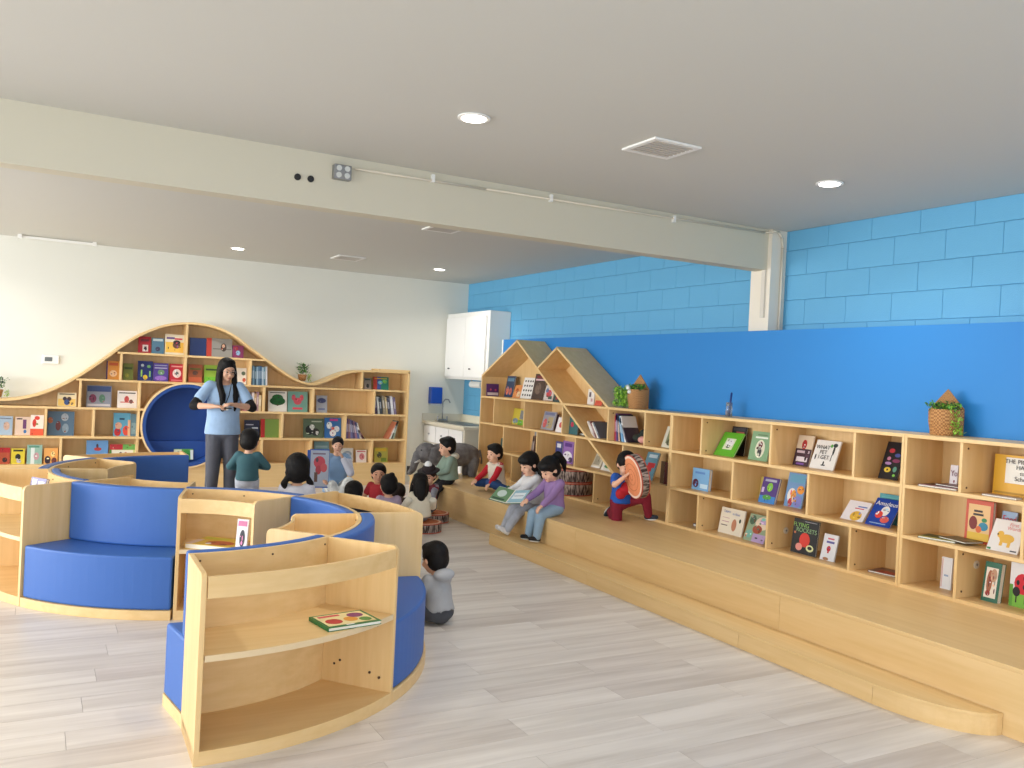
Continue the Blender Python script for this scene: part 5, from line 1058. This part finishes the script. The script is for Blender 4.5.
G3 = [mat(c, .6, 'dark_leaf') for c in ((46, 74, 58), (60, 84, 74), (84, 140, 56))]
def basket(lab, loc, rz, w, h, trail):
    """rush wall basket: flat pointed back, bulging front pocket, greenery and a trailing vine; faces local -y"""
    t = thing('plant_basket', lab, 'plant', loc, rz); a = w/2
    MB().prism([(-a, 0), (a, 0), (a, h*.58), (0, h), (-a, h*.58)], 'y', 0, .012).build('basket_back', WEAVE, t)
    pk = MB(); N = 16; vs = []; fs = []; d = w*.62
    for i in range(N+1):
        u = PI*i/N
        for z, k, i_ in ((0, .86, 0), (h*.28, 1.0, 0), (h*.56, 1.02, 0), (h*.56, .92, 1), (h*.28, .90, 1), (.008, .80, 1)):
            vs.append((a*k*math.cos(u), -d*k*math.sin(u), z))
    for i in range(N):
        for k in range(5): fs.append((6*i+k, 6*i+k+1, 6*i+7+k, 6*i+6+k))
        fs.append((6*i+5, 6*i, 6*i+6, 6*i+11))
    pk.add(vs, fs).build('basket_pocket', WEAVE, t)
    MB().prism([(a*.84*math.cos(PI*i/N), -d*.84*math.sin(PI*i/N)) for i in range(N+1)], 'z', 0, .010).build('basket_bottom', WEAVE, t)
    pts = [(random.uniform(-a*.85, a*.85), -random.uniform(.0, d*.85), h*random.uniform(.52, .70)) for _ in range(200)]
    leaves('foliage', pts, .016, G1+G1+G2+G3, t)
    pts = []
    for k in range(170):
        u = random.random(); pts.append((trail[0]*(.5+.5*u**.6)+random.uniform(-.02, .02)*(1+u*trail[2]), -d*.6+random.uniform(-.03, .03), h*.62*(1-u)+.012))
    leaves('trailing_vine', [(p[0], p[1], max(p[2], .02)) for p in pts], .013, G2, t)
    return t
TOP = 1.277
basket('woven rush basket with trailing greenery on the low bookcase nearest the right', (5.02, 3.43, TOP), -PI/2+.25, .20, .29, (.10, 0, .5))
b2 = basket('woven rush basket with white flowers and lime vine beside the smaller gable', (4.95, 6.50, TOP), -PI/2+.35, .20, .32, (-.12, 0, 1.5))
fl_ = MB()
for p in ((-.06, -.10, .19), (-.03, -.12, .155), (-.08, -.08, .20)): fl_.ell(p, (.022, .022, .020), None, 10, 6)
fl_.build('white_flower', WHITE, b2, True)
leaves('lime_vine', [(-.09-random.random()*.13, -.06+random.uniform(-.05, .05), .02+random.random()*.17) for _ in range(420)], .017, G2, b2)
def pot(lab, x, z, rz=.0):
    t = thing('plant_basket', lab, 'plant', (x, 11.02, z), rz)
    MB().cone((0, 0, .0), .040, (0, 0, .085), .060, 16, False).build('pot', WEAVE, t, True)
    leaves('foliage', [(random.gauss(.0, .035), random.gauss(0, .035), .10+random.random()*.12) for _ in range(260)], .016, G3+G1, t)
    leaves('trailing_vine', [(.07+random.random()*.04, random.gauss(0, .02), .01+random.random()*.09) for _ in range(50)], .012, G2, t)
pot('small woven pot with bushy greenery in the dip of the wave bookcase', 3.00, 1.34)
pot('small woven pot with greenery cut by the left edge above the wave bookcase', -.36, 1.025)
t = thing('glass_jar', 'small clear jar holding a dark blue marker on the low bookcase top', 'jar', (4.98, 5.33, TOP))
gl = mat((230, 238, 244), .08, 'clear_glass', trans=.85)
MB().cone((0, 0, 0), .028, (0, 0, .115), .026, 18, False).build('jar_body', gl, t, True)
MB().tube([(.0, 0, .01), (.0, -.02, .19)], .008, 8).build('marker', mat((20, 50, 120), .4, 'navy_marker'), t, True)
MB().cyl((-.012, .012, .0), (-.012, .012, .05), .010, 8).build('token', mat((196, 180, 210), .5, 'lilac_token'), t, True)
# book shared by the two girls, book shown by the seated woman
def open_book(name, lab, M, w, h, cov, artL, artR):
    t = thing(name, lab, 'book', (0, 0, 0)); t.matrix_world = M
    for s in (-1, 1):
        R_ = Matrix.Rotation(s*-.16, 4, 'Z')
        o = MB().box((min(0, s*w), -.002, 0), (max(0, s*w), .002, h)).xf(R_).build('cover_board', cov, t)
        o = MB().box((min(0, s*(w-.006)), -.008, .005), (max(0, s*(w-.006)), -.0022, h-.005)).xf(R_).build('page_block', PAGES, t)
        g = MB(); k = 0
        for (kind, x0, z0, x1, z1, c) in (artL if s < 0 else artR):
            k += 1; y = -.0082-.0004*k; m = mat(c, .6, 'print')
            X0, X1 = (x0*w, x1*w) if s > 0 else ((x0-1)*w, (x1-1)*w)
            if kind == 'r': g.add([(X0, y, z0*h), (X1, y, z0*h), (X1, y, z1*h), (X0, y, z1*h)], [(0, 1, 2, 3)], m)
            else:
                cx_, cz_, rx_, rz_ = (X0+X1)/2, (z0+z1)/2*h, abs(X1-X0)/2, (z1-z0)/2*h
                g.add([(cx_+rx_*math.cos(2*PI*i/14), y, cz_+rz_*math.sin(2*PI*i/14)) for i in range(14)], [tuple(range(14))], m)
        g.xf(R_).build('page_print', None, o)
    return t
M = Matrix.Translation((3.70, 6.66, .43)) @ Matrix.Rotation(-PI/2+.55, 4, 'Z') @ Matrix.Rotation(-1.05, 4, 'X') @ Matrix.Translation((0, 0, -.06))
open_book('picture_book', 'open picture book with green and pale blue pages on the two girls\' laps', M, .17, .20, mat((60, 110, 90), .5, 'green_cover'),
    [('r', .04, .04, .96, .96, (112, 150, 110)), ('d', .2, .3, .7, .8, (206, 220, 214)), ('r', .1, .1, .8, .22, (60, 90, 70))], [('r', .04, .04, .96, .96, (150, 190, 206)), ('r', .15, .3, .85, .75, (226, 234, 238)), ('r', .2, .5, .8, .54, (90, 120, 150))])
t = book('tall picture book with a red drawing held up by the seated woman', (2.62, 8.80, .27), -.22, .20, .40, .10, .018, (34, 78, 160),
     [('r', .04, .03, .98, .97, (166, 174, 190)), ('d', .2, .5, .8, .82, (190, 70, 84)), ('d', .3, .34, .6, .58, (170, 60, 70)), ('d', .55, .4, .9, .64, (196, 84, 90)), ('r', .25, .15, .42, .4, (96, 70, 60)), ('d', .3, .66, .45, .78, (90, 60, 70)), ('r', .15, .86, .8, .9, (120, 100, 120))])
bx('cover_flap', (-.125, .018, .01), (-.09, .024, .39), mat((34, 78, 160), .42, 'book_cover'), t)
print('OBJ', len(bpy.data.objects))
